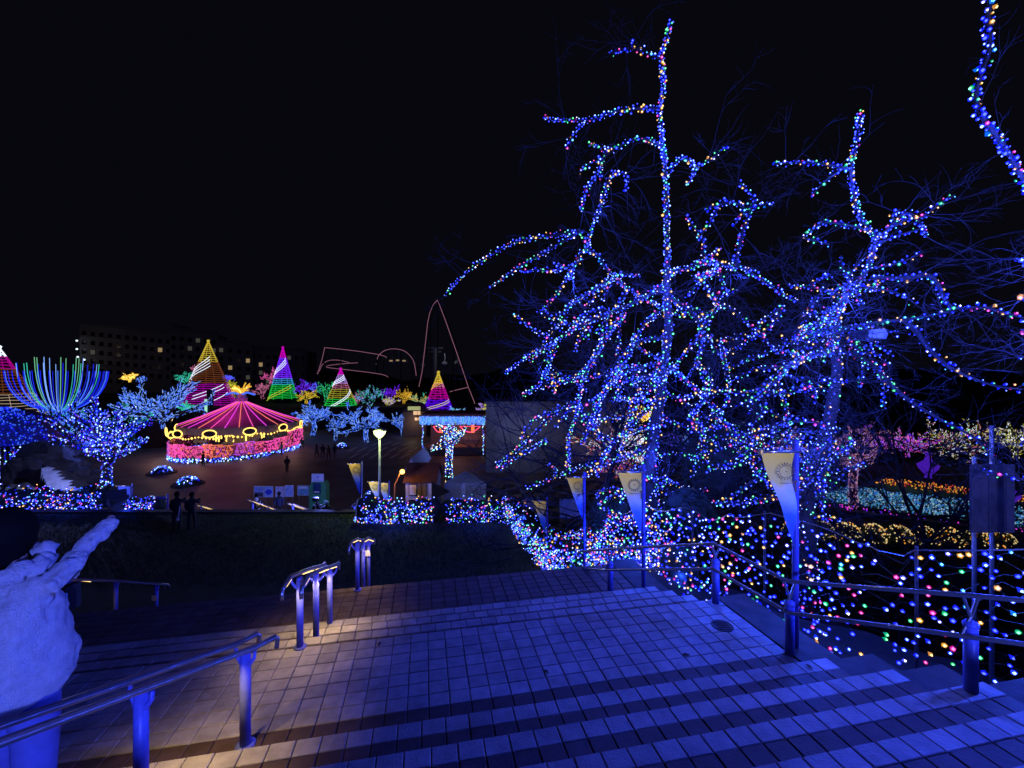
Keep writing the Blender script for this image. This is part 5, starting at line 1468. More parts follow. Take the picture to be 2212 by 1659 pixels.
# ================================================================== BUILDINGS, SIGNS, COASTER, GARDEN
# ---- street lamp
d = 23.6; lp = W(820, 935, d)
la = empty('street_lamp', (lp.x, d, 1.5), 'tall street lamp with a glowing yellow-green bowl', 'street lamp')
m_ = MB(); m_.tube([(lp.x, d, .8), (lp.x, d, lp.z - .25)], [.075, .06], mat('lamp_pole_paint', (.35, .37, .4), .5), 12); m_.build('pole', la, True)
m_ = MB(); m_.lathe((lp.x, d, lp.z - .27), [(.08, 0), (.16, .06), (.28, .2), (.34, .38)], emit('lamp_bowl', (.85, 1.0, .25), 5.0), 18); m_.build('bowl', la, True)
m_ = MB(); m_.lathe((lp.x, d, lp.z + .11), [(.37, 0), (.36, .05), (.2, .12), (.04, .16)], mat('lamp_cap', (.3, .32, .3), .5), 18); m_.build('cap', la, True)
m_ = MB(); m_.lathe((lp.x, d, lp.z - .33), [(.05, -.1), (.09, 0), (.1, .06)], MATS['lamp_cap'], 12); m_.build('collar', la)
lamp('lamp_light', (lp.x, d - .55, lp.z + .05), 120, (.8, 1.0, .3), .12, la)
# ---- kiosk with brown roof, and its pale-roofed neighbour
BRICK = mat('brown_roof', (.10, .035, .02), .8, var=.3, scale=4)
PALE = mat('pale_wall', (.6, .58, .55), .8, var=.15)
GREYR = mat('grey_roof', (.35, .36, .4), .7, var=.2)
def gable(root, x0, x1, y0, y1, z0, z1, zr, wall, roof, along='x', over=.18):
    m_ = MB(); m_.box(((x0 + x1) / 2, (y0 + y1) / 2, (z0 + z1) / 2), (x1 - x0, y1 - y0, z1 - z0), wall)
    if along == 'x':
        ym = (y0 + y1) / 2; m_.prism([(x0, y0, z1), (x0, y1, z1), (x0, ym, zr)], (x1 - x0, 0, 0), wall); m_.build('wall', root)
        for (ya, yb) in ((y0 - over, ym), (y1 + over, ym)):
            za = z1 - over * (zr - z1) / (ym - y0)
            r_ = MB(); r_.prism([(x0 - over, ya, za + .03), (x0 - over, yb, zr + .03), (x0 - over, yb, zr + .12), (x0 - over, ya, za + .12)], (x1 - x0 + 2 * over, 0, 0), roof); r_.build('roof', root)
    else:
        xm = (x0 + x1) / 2; m_.prism([(x0, y0, z1), (x1, y0, z1), (xm, y0, zr)], (0, y1 - y0, 0), wall); m_.build('wall', root)
        for (xa, xb) in ((x0 - over, xm), (x1 + over, xm)):
            za = z1 - over * (zr - z1) / (xm - x0)
            r_ = MB(); r_.prism([(xa, y0 - over, za + .03), (xb, y0 - over, zr + .03), (xb, y0 - over, zr + .12), (xa, y0 - over, za + .12)], (0, y1 - y0 + 2 * over, 0), roof); r_.build('roof', root)
d = 30.0
ki = empty('kiosk', (W(915, 0, d).x, d, 0), 'white kiosk with brown gable roof and a framed board, behind the lit hedge', 'kiosk')
x0, x1 = W(876, 0, d).x, W(940, 0, d).x
gable(ki, x0, x1, d, d + 2.4, 0, W(0, 1040, d).z, W(0, 1010, d).z, PALE, BRICK, 'x', .15)
a, b = W(883, 1045, d - .05), W(901, 1071, d - .05)
m_ = MB(); m_.box(((a.x + b.x) / 2, d - .05, (a.z + b.z) / 2), (b.x - a.x, .05, a.z - b.z), DARK); fr = m_.build('notice_frame', ki)
m_ = MB(); m_.box(((a.x + b.x) / 2, d - .09, (a.z + b.z) / 2), ((b.x - a.x) * .8, .04, (a.z - b.z) * .84), WHITE); m_.build('notice', fr)
for k, u in enumerate((906, 911, 916, 921)):
    m_ = MB(); m_.box((W(u, 0, d).x, d - .04, W(0, 1056, d).z), (.11, .05, 1.0), mat('brown_slat', (.2, .13, .07), .8) if k % 2 else mat('yellow_slat', (.4, .3, .12), .8)); m_.build('slat', ki)
a, b = W(927, 1040, d - .06), W(936, 1068, d - .06)
m_ = MB(); m_.box(((a.x + b.x) / 2, d - .05, (a.z + b.z) / 2), (b.x - a.x, .06, a.z - b.z), WHITE); m_.build('post_panel', ki)
k2 = empty('shed', (W(895, 0, 33).x, 33, 0), 'narrow pale-roofed shed behind the brown kiosk', 'shed')
gable(k2, W(878, 0, 32.6).x, W(900, 0, 32.6).x, 32.6, 37.5, 0, W(0, 1012, 32.6).z, W(0, 992, 32.6).z, PALE, GREYR, 'y', .15)
wl = W(869, 1019, 29.4)
kl = empty('lantern', wl, 'warm glowing globe lantern beside the brown kiosk', 'lantern')
m_ = MB(); m_.blob(wl, .17, emit('lantern_globe', (1.0, .5, .12), 3.5), 0, 12); m_.build('globe', kl, True)
m_ = MB(); m_.tube([wl + Vector((-.1, .1, 0)), wl + Vector((-.55, .12, -.9)), wl + Vector((-.6, .1, -4.0))], .05, mat('orange_pole', (.5, .22, .06), .6), 8); m_.build('pole', kl)
lamp('lantern_light', wl + Vector((-.1, -.4, 0)), 60, (1.0, .5, .15), .1, kl)
# ---- dark awning, white tent
aw = MB(); a_ = W(932, 1040, 29.5); aw.prism([a_, W(972, 1062, 29.5), W(932, 1080, 29.5)], (0, .05, 0), BLACK); single('awning', aw, 'black triangular awning between the kiosk and the white tent', 'awning')
te = empty('tent', (W(1018, 0, 34).x, 34, 0), 'white peaked tent behind the straight lit hedge', 'tent')
d = 32.0
pk = W(1005, 1018, 34); TENT = mat('tent_cloth', (.7, .7, .72), .8, var=.08)
q = [W(960, 1045, d), W(1050, 1045, d), W(1046, 1040, 36), W(966, 1040, 36)]
for i in range(4):
    a, b = q[i], q[(i + 1) % 4]
    m_ = MB(); m_.add([a, b, pk, pk + Vector((0, 0, .03)), a + Vector((0, 0, .03)), b + Vector((0, 0, .03))], [(0, 1, 2), (4, 3, 5), (0, 4, 5, 1), (1, 5, 3, 2), (2, 3, 4, 0)], TENT); m_.build('roof_panel', te)
    m_ = MB(); a2, b2 = Vector((a.x, a.y, 0)), Vector((b.x, b.y, 0)); n_ = (b - a).cross(Vector((0, 0, 1))).normalized()
    if i != 3: m_.prism([a2, b2, b, a], n_ * -.03, TENT); m_.build('side_wall', te)
lamp('added_tent_fill', W(1030, 1030, 29.0), 45, (.16, .2, 1.0), .1, te)  # extra blue light added before the tent to lift its cloth
# ---- white wall building behind
wb = empty('white_building', (W(1150, 0, 45).x, 45, 0), 'long plain white-walled building behind the boughs of the tallest tree', 'building')
x0, x1 = W(1050, 0, 45).x, W(1330, 0, 45).x; zt = W(0, 872, 45).z
m_ = MB(); m_.box(((x0 + x1) / 2, 47.5, zt / 2), (x1 - x0, 5, zt), mat('grey_white_wall', (.33, .33, .36), .85, var=.2, scale=.8, bump=.1)); m_.build('wall', wb)
m_ = MB(); m_.box(((x0 + x1) / 2, 47.5, zt + .1), (x1 - x0 + .4, 5.4, .25), mat('wall_coping', (.28, .28, .3), .8)); m_.build('coping', wb)
for i in range(1, 5):
    m_ = MB(); m_.box((x0 + (x1 - x0) * i / 5, 44.97, zt / 2), (.06, .06, zt - .1), MATS['wall_coping']); m_.build('joint_strip', wb)
lamp('added_wall_fill', (x0 + 3.5, 41.5, 4.5), 90, (.5, .55, 1.0), .1, wb)  # fill added in front of the white wall, no fixture there
# ---- neon ride building
d = 55
rb_ = empty('ride_building', (W(975, 0, d).x, d, 0), 'flat-roofed ride building with red neon arcs and a fringe of blue lights', 'building')
x0, x1 = W(912, 0, d).x, W(1045, 0, d).x; zr = W(0, 897, d).z
m_ = MB(); m_.box(((x0 + x1) / 2, d + 3, zr), (x1 - x0, 6, .4), mat('red_roof', (.35, .06, .06), .7)); m_.build('roof', rb_)
m_ = MB(); m_.box(((x0 + x1) / 2, d + 5.9, zr / 2), (x1 - x0, .2, zr), mat('ride_back_wall', (.3, .22, .18), .8)); m_.build('back_wall', rb_)
m_ = MB(); m_.box(((x0 + x1) / 2, d + 1.5, .5), (x1 - x0 - .3, 3, 1.0), mat('ride_base', (.22, .14, .1), .8)); m_.build('base', rb_)
for x_ in (x0 + .1, (x0 + x1) / 2, x1 - .05):
    m_ = MB(); m_.tube([(x_, d - .1, 0), (x_, d - .1, zr)], .09, STEEL, 8); cl_ = m_.build('column', rb_)
    b_ = MB()
    for k in range(34): bulb(b_, (x_ + U(-.1, .1), d - .22, .2 + k * .14), .13, random.choice(BLUES), simple=True)
    tag(b_.build('column_lights', cl_), kind='stuff')
b_ = MB()
for _ in range(900):
    x_ = U(x0 - .3, x1 + .2); b_.tube([(x_, d - .15, zr - U(.15, .25)), (x_ + U(-.1, .1), d - .2, zr - U(.5, 1.25))], .035, random.choice([BLU, SKYB, BLU, TEAL]), 4) if R() < .35 else b_.octa((x_, d - .2, zr - U(.1, 1.2)), .07, random.choice([BLU, SKYB]))
tag(b_.build('fringe_lights', rb_), kind='stuff')
NEON = emit('red_neon', (1.0, .06, .16), 2.0)
for (ua, ub) in ((936, 962), (993, 1038)):
    a, b = W(ua, 921, d - .1), W(ub, 921, d - .1)
    m_ = MB(); m_.tube([a.lerp(b, f) + Vector((0, 0, -.75 * math.sin(f * PI))) for f in [k / 10 for k in range(11)]], .06, NEON, 5); m_.tube([a, b + Vector((0, 0, -.02))], .03, NEON, 5); m_.build('neon_arc', rb_)
    m_ = MB(); c_ = a.lerp(b, .62); m_.box(c_ + Vector((0, .3, -.35)), (.4, .15, 1.0), emit('neon_orange', (1, .2, .05), 1.3)); m_.build('neon_panel', rb_)
a, b = W(1000, 940, d + 5.6), W(1042, 951, d + 5.6)
m_ = MB(); m_.box(((a.x + b.x) / 2, d + 5.7, (a.z + b.z) / 2), (b.x - a.x, .1, a.z - b.z), mat('mural', (.4, .3, .22), .8, var=.6, scale=3)); m_.build('mural', rb_)
lamp('ride_lamp', ((x0 + x1) / 2, d + 2.0, zr - 1.2), 130, (1.0, .45, .3), .1, rb_)
# ---- snack huts with lit signs behind the plaza
for (u0, u1, vt, vb, d, lb, sg) in ((870, 920, 872, 935, 72, 'dark-roofed snack hut with lit menu panels', True), (372, 400, 890, 925, 76, 'small stall with a white lit counter left of the carousel', False), (632, 672, 892, 935, 80, 'stall with a long white lit sign right behind the carousel', False), (570, 625, 900, 930, 82, 'low dark stall hidden behind the carousel roof', False)):
    a, b = W(u0, vt, d), W(u1, vb, d)
    hu = empty('food_stall', ((a.x + b.x) / 2, d, 0), lb, 'stall')
    zt = a.z
    m_ = MB(); m_.box(((a.x + b.x) / 2, d + 1.6, zt * .38), (b.x - a.x, 3, zt * .76), mat('stall_wall', (.16, .12, .1), .8)); m_.build('wall', hu)
    r_ = MB(); r_.prism([(a.x - .5, d - .3, zt * .76), (b.x + .5, d - .3, zt * .76), ((a.x + b.x) / 2, d - .3, zt + .2)], (0, 3.9, 0), DARK); r_.build('roof', hu)
    SGN = emit('lit_sign_warm' if sg else 'lit_sign_white', (1.0, .62, .35) if sg else (.8, .85, .8), .8)
    if sg:
        for (ua, ub, va, vb2) in ((893, 901, 888, 896), (902, 908, 888, 896), (896, 902, 902, 908), (904, 910, 902, 908)):
            p, q = W(ua, va, d - .4), W(ub, vb2, d - .4); m_ = MB(); m_.box(((p.x + q.x) / 2, d - .4, (p.z + q.z) / 2), (q.x - p.x, .08, p.z - q.z), SGN); m_.build('menu_panel', hu)
        p, q = W(881, 878, d - .5), W(908, 886, d - .5); m_ = MB(); m_.box(((p.x + q.x) / 2, d - .5, (p.z + q.z) / 2), (q.x - p.x, .08, p.z - q.z), emit('lit_sign_green', (.55, .6, .25), .6)); m_.build('roof_sign', hu)
    else:
        m_ = MB(); m_.box(((a.x + b.x) / 2, d - .1, zt * .62), ((b.x - a.x) * .8, .1, .8), SGN); m_.build('roof_sign', hu)
    lamp('stall_lamp', ((a.x + b.x) / 2, d - 1.5, 2.6), 50, (1.0, .7, .45), .1, hu)
# lamp column beside the copper cone
cl = empty('light_column', (W(454, 0, 72).x, 72, 0), 'slim dark column with a glowing pale green tube behind the carousel', 'light column')
a, b = W(454, 842, 72), W(454, 872, 72)
m_ = MB(); m_.tube([(a.x, 72, 0), (a.x, 72, a.z)], .5, DARK, 8); m_.build('column', cl)
m_ = MB(); m_.tube([(b.x - .3, 71.4, W(0, 895, 72).z), (b.x - .3, 71.4, W(0, 862, 72).z)], .2, emit('pale_tube', (.4, .9, .65), .9), 8); m_.build('tube_light', cl)
# ---- information boards by the plaza stairs
d = 31
PRINT = [mat('poster_blue', (.25, .35, .75), .6, var=.5, scale=4), mat('poster_sky', (.3, .45, .85), .6, var=.4, scale=3), mat('poster_lilac', (.45, .42, .75), .6, var=.5, scale=5), mat('poster_pale', (.4, .5, .85), .6, var=.3, scale=4), mat('poster_teal', (.15, .35, .5), .6, var=.5, scale=4)]
for i, (ua, ub, va, vb, lb) in enumerate([(549, 570, 1050, 1074, 'blue notice board with dark lower half beside the plaza stairs'), (571.5, 590, 1050, 1074, 'blue map board beside the plaza stairs'), (595, 615, 1051, 1074, 'lilac notice board with rows of print beside the plaza stairs'), (616, 634, 1048, 1073, 'pale blue notice board with four boxes beside the plaza stairs'), (643, 667, 1049, 1070, 'teal poster board next to the green kiosk')]):
    a, b = W(ua, va, d), W(ub, vb, d)
    nb_ = empty('notice_board', ((a.x + b.x) / 2, d, 0), lb, 'notice board', 'notice boards by the plaza stairs')
    m_ = MB(); m_.box(((a.x + b.x) / 2, d, (a.z + b.z) / 2), (b.x - a.x, .05, a.z - b.z), WHITE); m_.build('frame', nb_)
    m_ = MB(); m_.box(((a.x + b.x) / 2, d - .03, (a.z + b.z) / 2), ((b.x - a.x) * .92, .02, (a.z - b.z) * .92), PRINT[i]); pr_ = m_.build('poster', nb_)
    rn = random.Random(i)
    if i == 2:
        for r_ in range(4):
            for c_ in range(3):
                m_ = MB(); m_.box((a.x + (b.x - a.x) * (.2 + .3 * c_), d - .045, b.z + (a.z - b.z) * (.16 + .2 * r_)), (.14, .008, .06), WHITE); m_.build('print', pr_)
    elif i == 3:
        for r_ in range(2):
            for c_ in range(2):
                m_ = MB(); m_.box((a.x + (b.x - a.x) * (.3 + .4 * c_), d - .045, b.z + (a.z - b.z) * (.35 + .3 * r_)), (.16, .008, .14), PRINT[1]); m_.build('print', pr_)
    elif i == 1:
        m_ = MB(); m_.blob(((a.x + b.x) / 2, d - .04, (a.z + b.z) / 2), (.22, .008, .2), mat('poster_deep', (.03, .05, .6), .6), .3, 12, 2); m_.build('print', pr_)
    elif i == 0:
        m_ = MB(); m_.box(((a.x + b.x) / 2, d - .045, b.z + .2), ((b.x - a.x) * .9, .008, .3), mat('poster_dark', (.06, .06, .12), .6)); m_.build('print', pr_)
    else:
        m_ = MB(); m_.box(((a.x + b.x) / 2, d - .045, a.z - .14), ((b.x - a.x) * .75, .008, .13), WHITE); m_.build('print', pr_)
    for x_ in (a.x + .06, b.x - .06):
        m_ = MB(); m_.tube([(x_, d + .05, 0), (x_, d + .05, a.z)], .03, STEEL, 6); m_.build('leg', nb_)
GK = mat('green_paint', (.05, .28, .12), .6)
d = 30.5
gk = empty('ticket_machine', (W(686, 0, d).x, d, 0), 'green cabinet with a dark poster and a white board on top, by the plaza', 'cabinet')
a, b = W(668, 1041, d), W(704, 1085, d)
m_ = MB(); m_.prism([(a.x, d, 0), (b.x, d, 0), (b.x, d, a.z - .3), (b.x - .15, d, a.z), (a.x + .15, d, a.z), (a.x, d, a.z - .3)], (0, .6, 0), GK); m_.build('cabinet', gk)
a, b = W(677, 1043, d), W(693, 1066, d)
m_ = MB(); m_.box(((a.x + b.x) / 2, d - .03, (a.z + b.z) / 2), (b.x - a.x, .05, a.z - b.z), mat('dark_poster', (.02, .05, .14), .5, var=.6, scale=8)); po_ = m_.build('poster', gk)
m_ = MB(); m_.box(((a.x + b.x) / 2, d - .06, b.z + .12), ((b.x - a.x) * .7, .01, .07), WHITE); m_.build('print', po_)
a, b = W(672, 1024, d), W(698, 1041, d)
m_ = MB(); m_.box(((a.x + b.x) / 2, d + .1, (a.z + b.z) / 2), (b.x - a.x, .06, a.z - b.z), mat('white_sign', (.6, .62, .8), .5)); tb_ = m_.build('top_board', gk)
m_ = MB(); m_.prism([((a.x + b.x) / 2 + q[0], d + .06, (a.z + b.z) / 2 + .05 + q[1]) for q in ((-.1, -.08), (.1, -.08), (.1, .04), (.03, .1), (-.04, .06))], (0, -.01, 0), PRINT[0]); m_.box(((a.x + b.x) / 2, d + .055, b.z + .1), ((b.x - a.x) * .6, .01, .04), PRINT[0]); m_.build('print', tb_)
# ---- hotel far behind
HW = mat('hotel_wall', (.34, .32, .31), .85, var=.12, scale=.2)
WIN = mat('dark_window', (.02, .02, .025), .2)
WL = emit('lit_window', (1.0, .68, .32), .3)
WL2 = emit('dim_window', (.8, .75, .6), .06)
ho = empty('hotel', (W(400, 0, 160).x, 160, 3.9), 'large dim hotel block with a few lit windows behind the light cones', 'hotel')
blocks = [(172, 372, 700, 722, 160, 168), (366, 470, 712, 722, 166, 172), (372, 412, 702, 714, 170, 172), (468, 545, 738, 745, 172, 176), (540, 662, 752, 758, 178, 182)]
lit = {(0, 1, 9): WL, (0, 1, 12): WL, (0, 1, 13): WL, (0, 2, 1): WL2, (1, 1, 2): WL2, (1, 1, 5): WL2, (2, 0, 0): WL2, (3, 1, 3): WL, (3, 2, 1): WL, (3, 3, 3): WL2, (4, 1, 1): WL, (4, 0, 4): WL2, (4, 2, 1): WL2, (4, 0, 5): WL2, (1, 0, 3): WL2, (4, 3, 2): WL2, (3, 0, 0): WL2}
for bi, (ua, ub, va, vb, da, db) in enumerate(blocks):
    p, q = W(ua, va, da), W(ub, vb, db)
    e = Vector((q.x - p.x, q.y - p.y, 0)); Lh = e.length; e.normalize(); n_ = Vector((e.y, -e.x, 0))
    zt0, zt1 = p.z, q.z
    m_ = MB(); m_.prism([(p.x, p.y, 3.9), (q.x, q.y, 3.9), (q.x, q.y, zt1), (p.x, p.y, zt0)], n_ * -16, HW); wl_ = m_.build('wall', ho)
    m_ = MB(); m_.prism([(p.x, p.y, zt0 + .05), (q.x, q.y, zt1 + .05), (q.x, q.y, zt1 + 1.0), (p.x, p.y, zt0 + 1.0)], n_ * .5, mat('hotel_parapet', (.26, .25, .25), .85)); m_.build('parapet', ho)
    nc = max(3, int(Lh / 2.6)); nr = 6
    for r_ in range(nr):
        for c_ in range(nc):
            f = (c_ + .5) / nc; zz = zt0 + (zt1 - zt0) * f - 3.2 - 3.4 * r_
            if zz < 8: continue
            o = Vector((p.x, p.y, 0)) + e * Lh * f + n_ * .02
            m = lit.get((bi, r_, c_), WIN)
            w_ = MB(); w_.box(o + Vector((0, 0, zz)), (1.3, .12, 1.6), m, e, n_); wn = w_.build('window', ho)
            if bi < 2 and r_ < 4:
                w_ = MB(); w_.box(o + Vector((0, 0, zz - .95)) + n_ * .35, (2.0, .7, .2), HW, e, n_); w_.build('balcony', wn)
for (u, v) in ((166, 740), (166, 760), (240, 790), (330, 780), (430, 770), (530, 790)):
    q = W(u, v, 150); lamp('hotel_wall_fill', q, 36, (1.0, .85, .7), .25, ho)  # fill added before the hotel wall, partly beside its real lamp globes
for (u, v) in ((166, 736), (166, 754), (168, 771), (182, 777)):
    q = W(u, v, 158); m_ = MB(); m_.blob(q, .35, WHT, 0, 8); m_.build('lamp_globe', ho)
# ---- roller coaster
PT = emit('track_pink', (.55, .22, .34), .45)
def CZ(x, y): return (658.3 + .1984 * x, 630.9 + .1984 * y)
rc = empty('roller_coaster', (W(760, 0, 115).x, 115, 3.9), 'roller coaster track traced by thin pink lights, with one tall pointed hill', 'roller coaster')
TRK = [
 ([(220, 605), (520, 635), (780, 675), (870, 695), (895, 715)], 118, 112), ([(220, 605), (195, 720), (170, 800), (150, 860), (137, 890), (146, 893), (165, 850), (190, 790), (250, 745), (340, 738), (420, 750), (490, 770)], 118, 124),
 ([(580, 770), (420, 780), (260, 798), (230, 812), (260, 825), (500, 850), (780, 885), (880, 905), (908, 925)], 122, 110), ([(780, 790), (790, 720), (820, 670), (880, 630), (980, 615), (1080, 635), (1140, 680), (1185, 740), (1205, 830), (1215, 910)], 116, 108),
 ([(1245, 1030), (1280, 860), (1310, 600), (1340, 330), (1365, 220), (1400, 140), (1425, 108), (1445, 90), (1462, 125), (1540, 330), (1620, 560), (1700, 790), (1780, 1030), (1840, 1180), (1890, 1320)], 108, 96),
 ([(1580, 1085), (1700, 1055), (1775, 1038)], 102, 100)]
for pl, da, db in TRK:
    pts = [W(*CZ(*q), da + (db - da) * i / (len(pl) - 1)) for i, q in enumerate(pl)]
    if len(pts) < 13: pts = smooth_path(pts, 2)
    m_ = MB(); m_.tube(pts, .10, DARK, 6); m_.tube([p_ + Vector((.5, .6, -.15)) for p_ in pts], .10, DARK, 6); tk = m_.build('track', rc)
    m_ = MB(); m_.tube([p_ + Vector((0, -.15, 0)) for p_ in pts], .075, PT, 5); m_.build('rope_light', tk)
    for i in range(1, len(pts) - 1, max(1, len(pts) // 4)):
        p_ = pts[i]
        if p_.z > 5: m_ = MB(); m_.tube([(p_.x, p_.y + .3, 3.9), (p_.x, p_.y + .3, p_.z - .1)], .14, DARK, 6); m_.build('support', rc)
GREY = mat('pylon_grey', (.3, .3, .32), .7)
py_ = empty('gondola_pylon', (W(941, 0, 130).x, 130, 3.9), 'grey T-shaped gondola pylon inside the tall coaster hill', 'pylon')
a = W(941, 752, 130)
m_ = MB(); m_.tube([(a.x, 130, 3.9), (a.x, 130, a.z)], .8, GREY, 10); m_.build('mast', py_)
for dz, w_ in ((0, 4.6), (1.1, 3.8)):
    m_ = MB(); m_.box((a.x, 130, a.z - dz), (w_, .7, .5), GREY); m_.build('cross_arm', py_)
lamp('pylon_lamp', (a.x + 4, 124, a.z - 2), 90, (.8, .85, 1.0), .2, py_)
for i, (u, v) in enumerate(((829, 771), (846, 781), (860, 780), (874, 781), (894, 786), (912, 790), (960, 786), (988, 784))):
    c_ = W(u, v, 126); gd = empty('gondola', c_, 'small gondola cabin hanging from the cable by the coaster', 'gondola', 'gondola cabins on the cable')
    m_ = MB(); m_.blob(c_, (.95, .7, .75), GREY, .02, 10); m_.build('cabin', gd)
    m_ = MB(); m_.tube([c_ + Vector((0, 0, .7)), c_ + Vector((.2, 0, 2.0)), c_ + Vector((0, 0, 3.2))], .12, GREY, 5); m_.build('hanger', gd)
    if i in (1, 2, 3): m_ = MB(); m_.box(c_ + Vector((0, -.7, .2)), (.9, .1, .4), WL); m_.build('window', gd)
for i in range(7):
    u = 930 + i * 13; a = W(u, 790 + 5 * (i % 3), 112); b = W(u + 6, 884, 110)
    m_ = MB(); m_.tube([a, b], .07, GREY, 5); m_.tube([a, a + Vector((.5, 0, .3))], .06, GREY, 5)
    single('slender_pole', m_, 'thin pale pole in the row below the coaster hill', 'pole', 'row of thin poles below the coaster')

# ---- light garden at lower right
def bed(name, label, quad, n, bs, mats_, zc=.35, group=None, seed=1, body=HEDGE, z=0):
    rn = random.Random(seed)
    P4 = [G(u, v, z) for u, v in quad]
    c = sum(P4, Vector()) / 4
    root = empty(name, (c.x, c.y, z), label, 'flower bed', group)
    m_ = MB(); m_.prism([p + Vector((0, 0, -.02)) for p in P4], (0, 0, zc), body); m_.build('soil', root)
    b_ = MB()
    for _ in range(n):
        f, g = rn.random(), rn.random()
        p = P4[0].lerp(P4[1], f).lerp(P4[3].lerp(P4[2], f), g)
        b_.octa(p + Vector((0, 0, zc + rn.uniform(0, .25))), bs * rn.uniform(.35, .7), rn.choice(mats_))
    tag(b_.build('bulb_field', root), kind='stuff')
CY = E('bed_cyan', (.06, .4, .75), .5); CY2 = E('bed_pale', (.4, .66, .85), .6); CY3 = E('bed_blue', (.04, .18, .8), .6)
AMB = E('bed_amber', (1.0, .36, .04), .9); RED = E('bed_red', (.8, .06, .04), .7); PALEY = E('bed_pale_yellow', (.9, .7, .3), .8)
bed('light_bed', 'wide bed of cyan lights sweeping through the lower garden', [(1740, 1088), (2300, 1166), (2300, 1122), (1830, 1062)], 1900, .12, [CY, CY, CY2, CY3], seed=1)
bed('light_bed', 'narrow curved bed of amber lights behind the cyan bed', [(1890, 1052), (2300, 1112), (2300, 1094), (1930, 1044)], 420, .11, [AMB, AMB, GOLD, RED], seed=2)
bed('light_bed', 'strip of violet lights in front of the cyan bed', [(1760, 1102), (2300, 1172), (2300, 1168), (1770, 1097)], 90, .12, [VIO, MAG], seed=3, zc=.25)
for i in range(9):
    u = 1715 + i * 55; v = 1150 + 3 * i
    g = G(u, v, 0.6); rn = random.Random(60 + i)
    sh = empty('light_shrub', (g.x, g.y, 0), 'round shrub dotted with pale yellow lights along the garden front', 'shrub', 'yellow-lit shrubs along the garden front')
    m_ = MB(); m_.blob((g.x, g.y, .6), (.75, .6, .7), HEDGE, .15, 10, i); m_.leaves((g.x, g.y, .6), (.8, .65, .75), 120, .09, HEDGE, rn); tag(m_.build('foliage', sh), kind='stuff')
    b_ = MB()
    for _ in range(75):
        a, f = rn.uniform(PI, 2 * PI), rn.uniform(-.2, 1.4)
        b_.octa((g.x + .85 * math.cos(a) * math.cos(f), g.y + .7 * math.sin(a) * math.cos(f), .6 + .8 * math.sin(f)), .045 * rn.uniform(.7, 1.3), PALEY if rn.random() < .8 else AMB)
    tag(b_.build('bulb_field', sh), kind='stuff')
PINKS = [ROSE, E('pale_rose', (.85, .45, .55), .6), LILAC]
lit_tree(1845, 1110, 32, 5.8, 1.6, PINKS, 'rose-lit tree standing in the cyan bed', 71, 1500, .10, zb=.2, trunk_h=.6, nb=8, group='lit trees of the lower garden')
for i, (u, v, d, w, h, cols, lb) in enumerate([(1700, 985, 46, 2.6, 3.0, PINKS, 'rose-lit bush behind the large pennant'), (1860, 980, 48, 3.0, 3.6, PINKS + [VIO], 'rose and violet lit bush by the garden arch'), (1960, 985, 46, 2.6, 3.4, [VIO, LILAC, PNK], 'violet lit bush beside the vase lights'), (2060, 990, 47, 3.0, 4.6, [ROSE, WHT, LEMON], 'mixed pale lit bush left of the brown signboard'), (2195, 990, 44, 2.4, 4.0, [PALEY, LEMON, WHT], 'pale yellow lit bush right of the brown signboard'),
                                             (1610, 985, 50, 2.4, 3.8, [TEAL, CY2], 'pale teal lit bush behind the pennant bar'), (1470, 975, 46, 3.2, 2.8, [BLU, CY3, VIO], 'deep blue lit bush right of the tallest tree'), (1520, 985, 44, 2.6, 2.4, [BLU, SKYB], 'blue lit bush by the dark round shrub'), (1300, 985, 44, 2.6, 3.6, [WHT, PNK, GOLD], 'white and pink lit bush left of the tallest tree'), (1350, 965, 46, 2.4, 4.4, [WHT, CY2, ROSE], 'white lit bush behind the tallest tree'), (1340, 1025, 40, 2.4, 2.2, [AMB, RED, VIO], 'amber and violet lit bush below the white one')]):
    lit_tree(u, v, d, h, w, cols, lb, 200 + i, 1200, .12, zb=0.0 if EYE - (v - HZ) * d / F < .6 else EYE - (v - HZ) * d / F, trunk_h=.12, nb=11, group='lit trees of the lower garden')
ar = empty('light_arch', G(1925, 985, 0), 'garden pergola with a violet glowing roof edge and rose outline', 'pergola')
d = 50
a, b = W(1880, 944, d), W(1970, 968, d)
for k in range(6):
    m_ = MB(); m_.tube([(a.x + (b.x - a.x) * k / 5, d, 0), (a.x + (b.x - a.x) * k / 5, d, b.z)], .1, DARK, 6); m_.build('post', ar)
m_ = MB(); m_.box(((a.x + b.x) / 2, d, (a.z + b.z) / 2), (b.x - a.x, .3, a.z - b.z), mat('pergola_panel', (.06, .02, .12), .8)); pn_ = m_.build('panel', ar)
b_ = MB()
for _ in range(330): b_.octa((U(a.x, b.x), d - .25, U(b.z, a.z)), .08, random.choice([VIO, VIO, LILAC, MAG]))
b_.tube([(a.x, d - .2, b.z), (a.x, d - .2, a.z), (b.x, d - .2, a.z), (b.x, d - .2, b.z)], .06, ROSE, 4)
tag(b_.build('bulb_field', pn_), kind='stuff')
VIOL = E('vase_violet', (.12, .02, .8), .4)
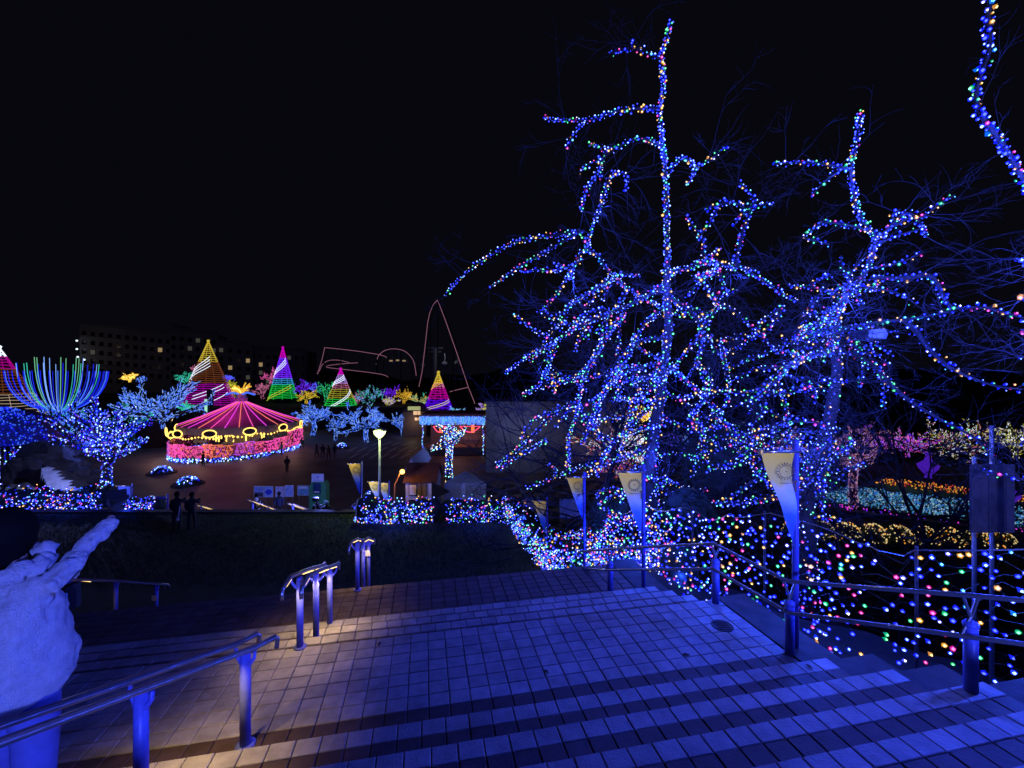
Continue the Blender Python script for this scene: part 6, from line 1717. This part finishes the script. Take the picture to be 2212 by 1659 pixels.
for (u, v, d, s_, lb) in ((2005, 1012, 43, .62, 'violet glowing vase-shaped light beside the amber bed'), (2172, 1080, 38, .6, 'violet glowing vase-shaped light right of the brown signboard')):
    g = G(u, v + 20, 0.3); m_ = MB(); c_ = W(u, v, g.y)
    m_.lathe((c_.x, g.y, max(.3, c_.z - 2.4 * s_)), [(.5 * s_, 0), (.35 * s_, .4 * s_), (1.2 * s_, 1.5 * s_), (1.35 * s_, 2.0 * s_), (.5 * s_, 2.7 * s_), (.3 * s_, 3.4 * s_), (.5 * s_, 3.9 * s_)], VIOL, 16)
    vs_ = empty('vase_light', (c_.x, g.y, 0), lb, 'vase light'); m_.build('vase', vs_)
    m_ = MB(); m_.lathe((c_.x, g.y, -.02), [(.6 * s_, 0), (.5 * s_, max(.32, c_.z - 2.4 * s_ + .02))], DARK, 12); m_.build('base', vs_)
pv = empty('light_house', W(1365, 960, 44), 'small house dotted with pale multicoloured lights behind the tallest tree trunk', 'light house')
d = 44; a, b = W(1335, 915, d), W(1392, 1000, d)
pv.location.z = 0
m_ = MB(); m_.box(((a.x + b.x) / 2, d + 1, b.z * .5 + 1.2), (b.x - a.x, 2, 2.6 + b.z), mat('light_house_wall', (.2, .2, .25), .8)); m_.build('wall', pv)
m_ = MB(); m_.prism([(a.x - .2, d - .1, b.z + 2.5), (b.x + .2, d - .1, b.z + 2.5), ((a.x + b.x) / 2, d - .1, a.z)], (0, 2.3, 0), mat('light_house_roof', (.12, .12, .2), .8)); m_.build('roof', pv)
b_ = MB()
for _ in range(900): b_.octa((U(a.x, b.x), d - .12, U(b.z, a.z - .6)), .09 * U(.6, 1.2), random.choice([WHT, CY2, ROSE, GOLD, LILAC, WHT]))
tag(b_.build('bulb_field', pv), kind='stuff')
lamp('garden_glow', W(1950, 1020, 36), 160, (.35, .5, .8), .2, pv)

# ---- low blue flood lamp added behind the kerb to brighten the notice boards
q = Vector((-10.6, 23.2, 3.4))
fl2 = empty('stand_in_floodlight', (q.x, q.y, 2.2), 'added small blue flood lamp low behind the turf kerb beside the plaza stairs', 'stand_in_floodlight')
m_ = MB(); m_.box(q, (.3, .14, .2), DARK); m_.build('housing', fl2)
m_ = MB(); m_.box(q + Vector((0, .08, 0)), (.26, .02, .16), emit('blue_flood_lens', (.03, .06, 1), 20)); m_.build('lens', fl2)
m_ = MB(); m_.tube([q, (q.x, q.y, 2.2)], .03, STEEL, 6); m_.build('stand', fl2)
lamp('added_flood_glow', q + Vector((0, .3, .1)), 900, (.16, .2, 1.0), .08, fl2)
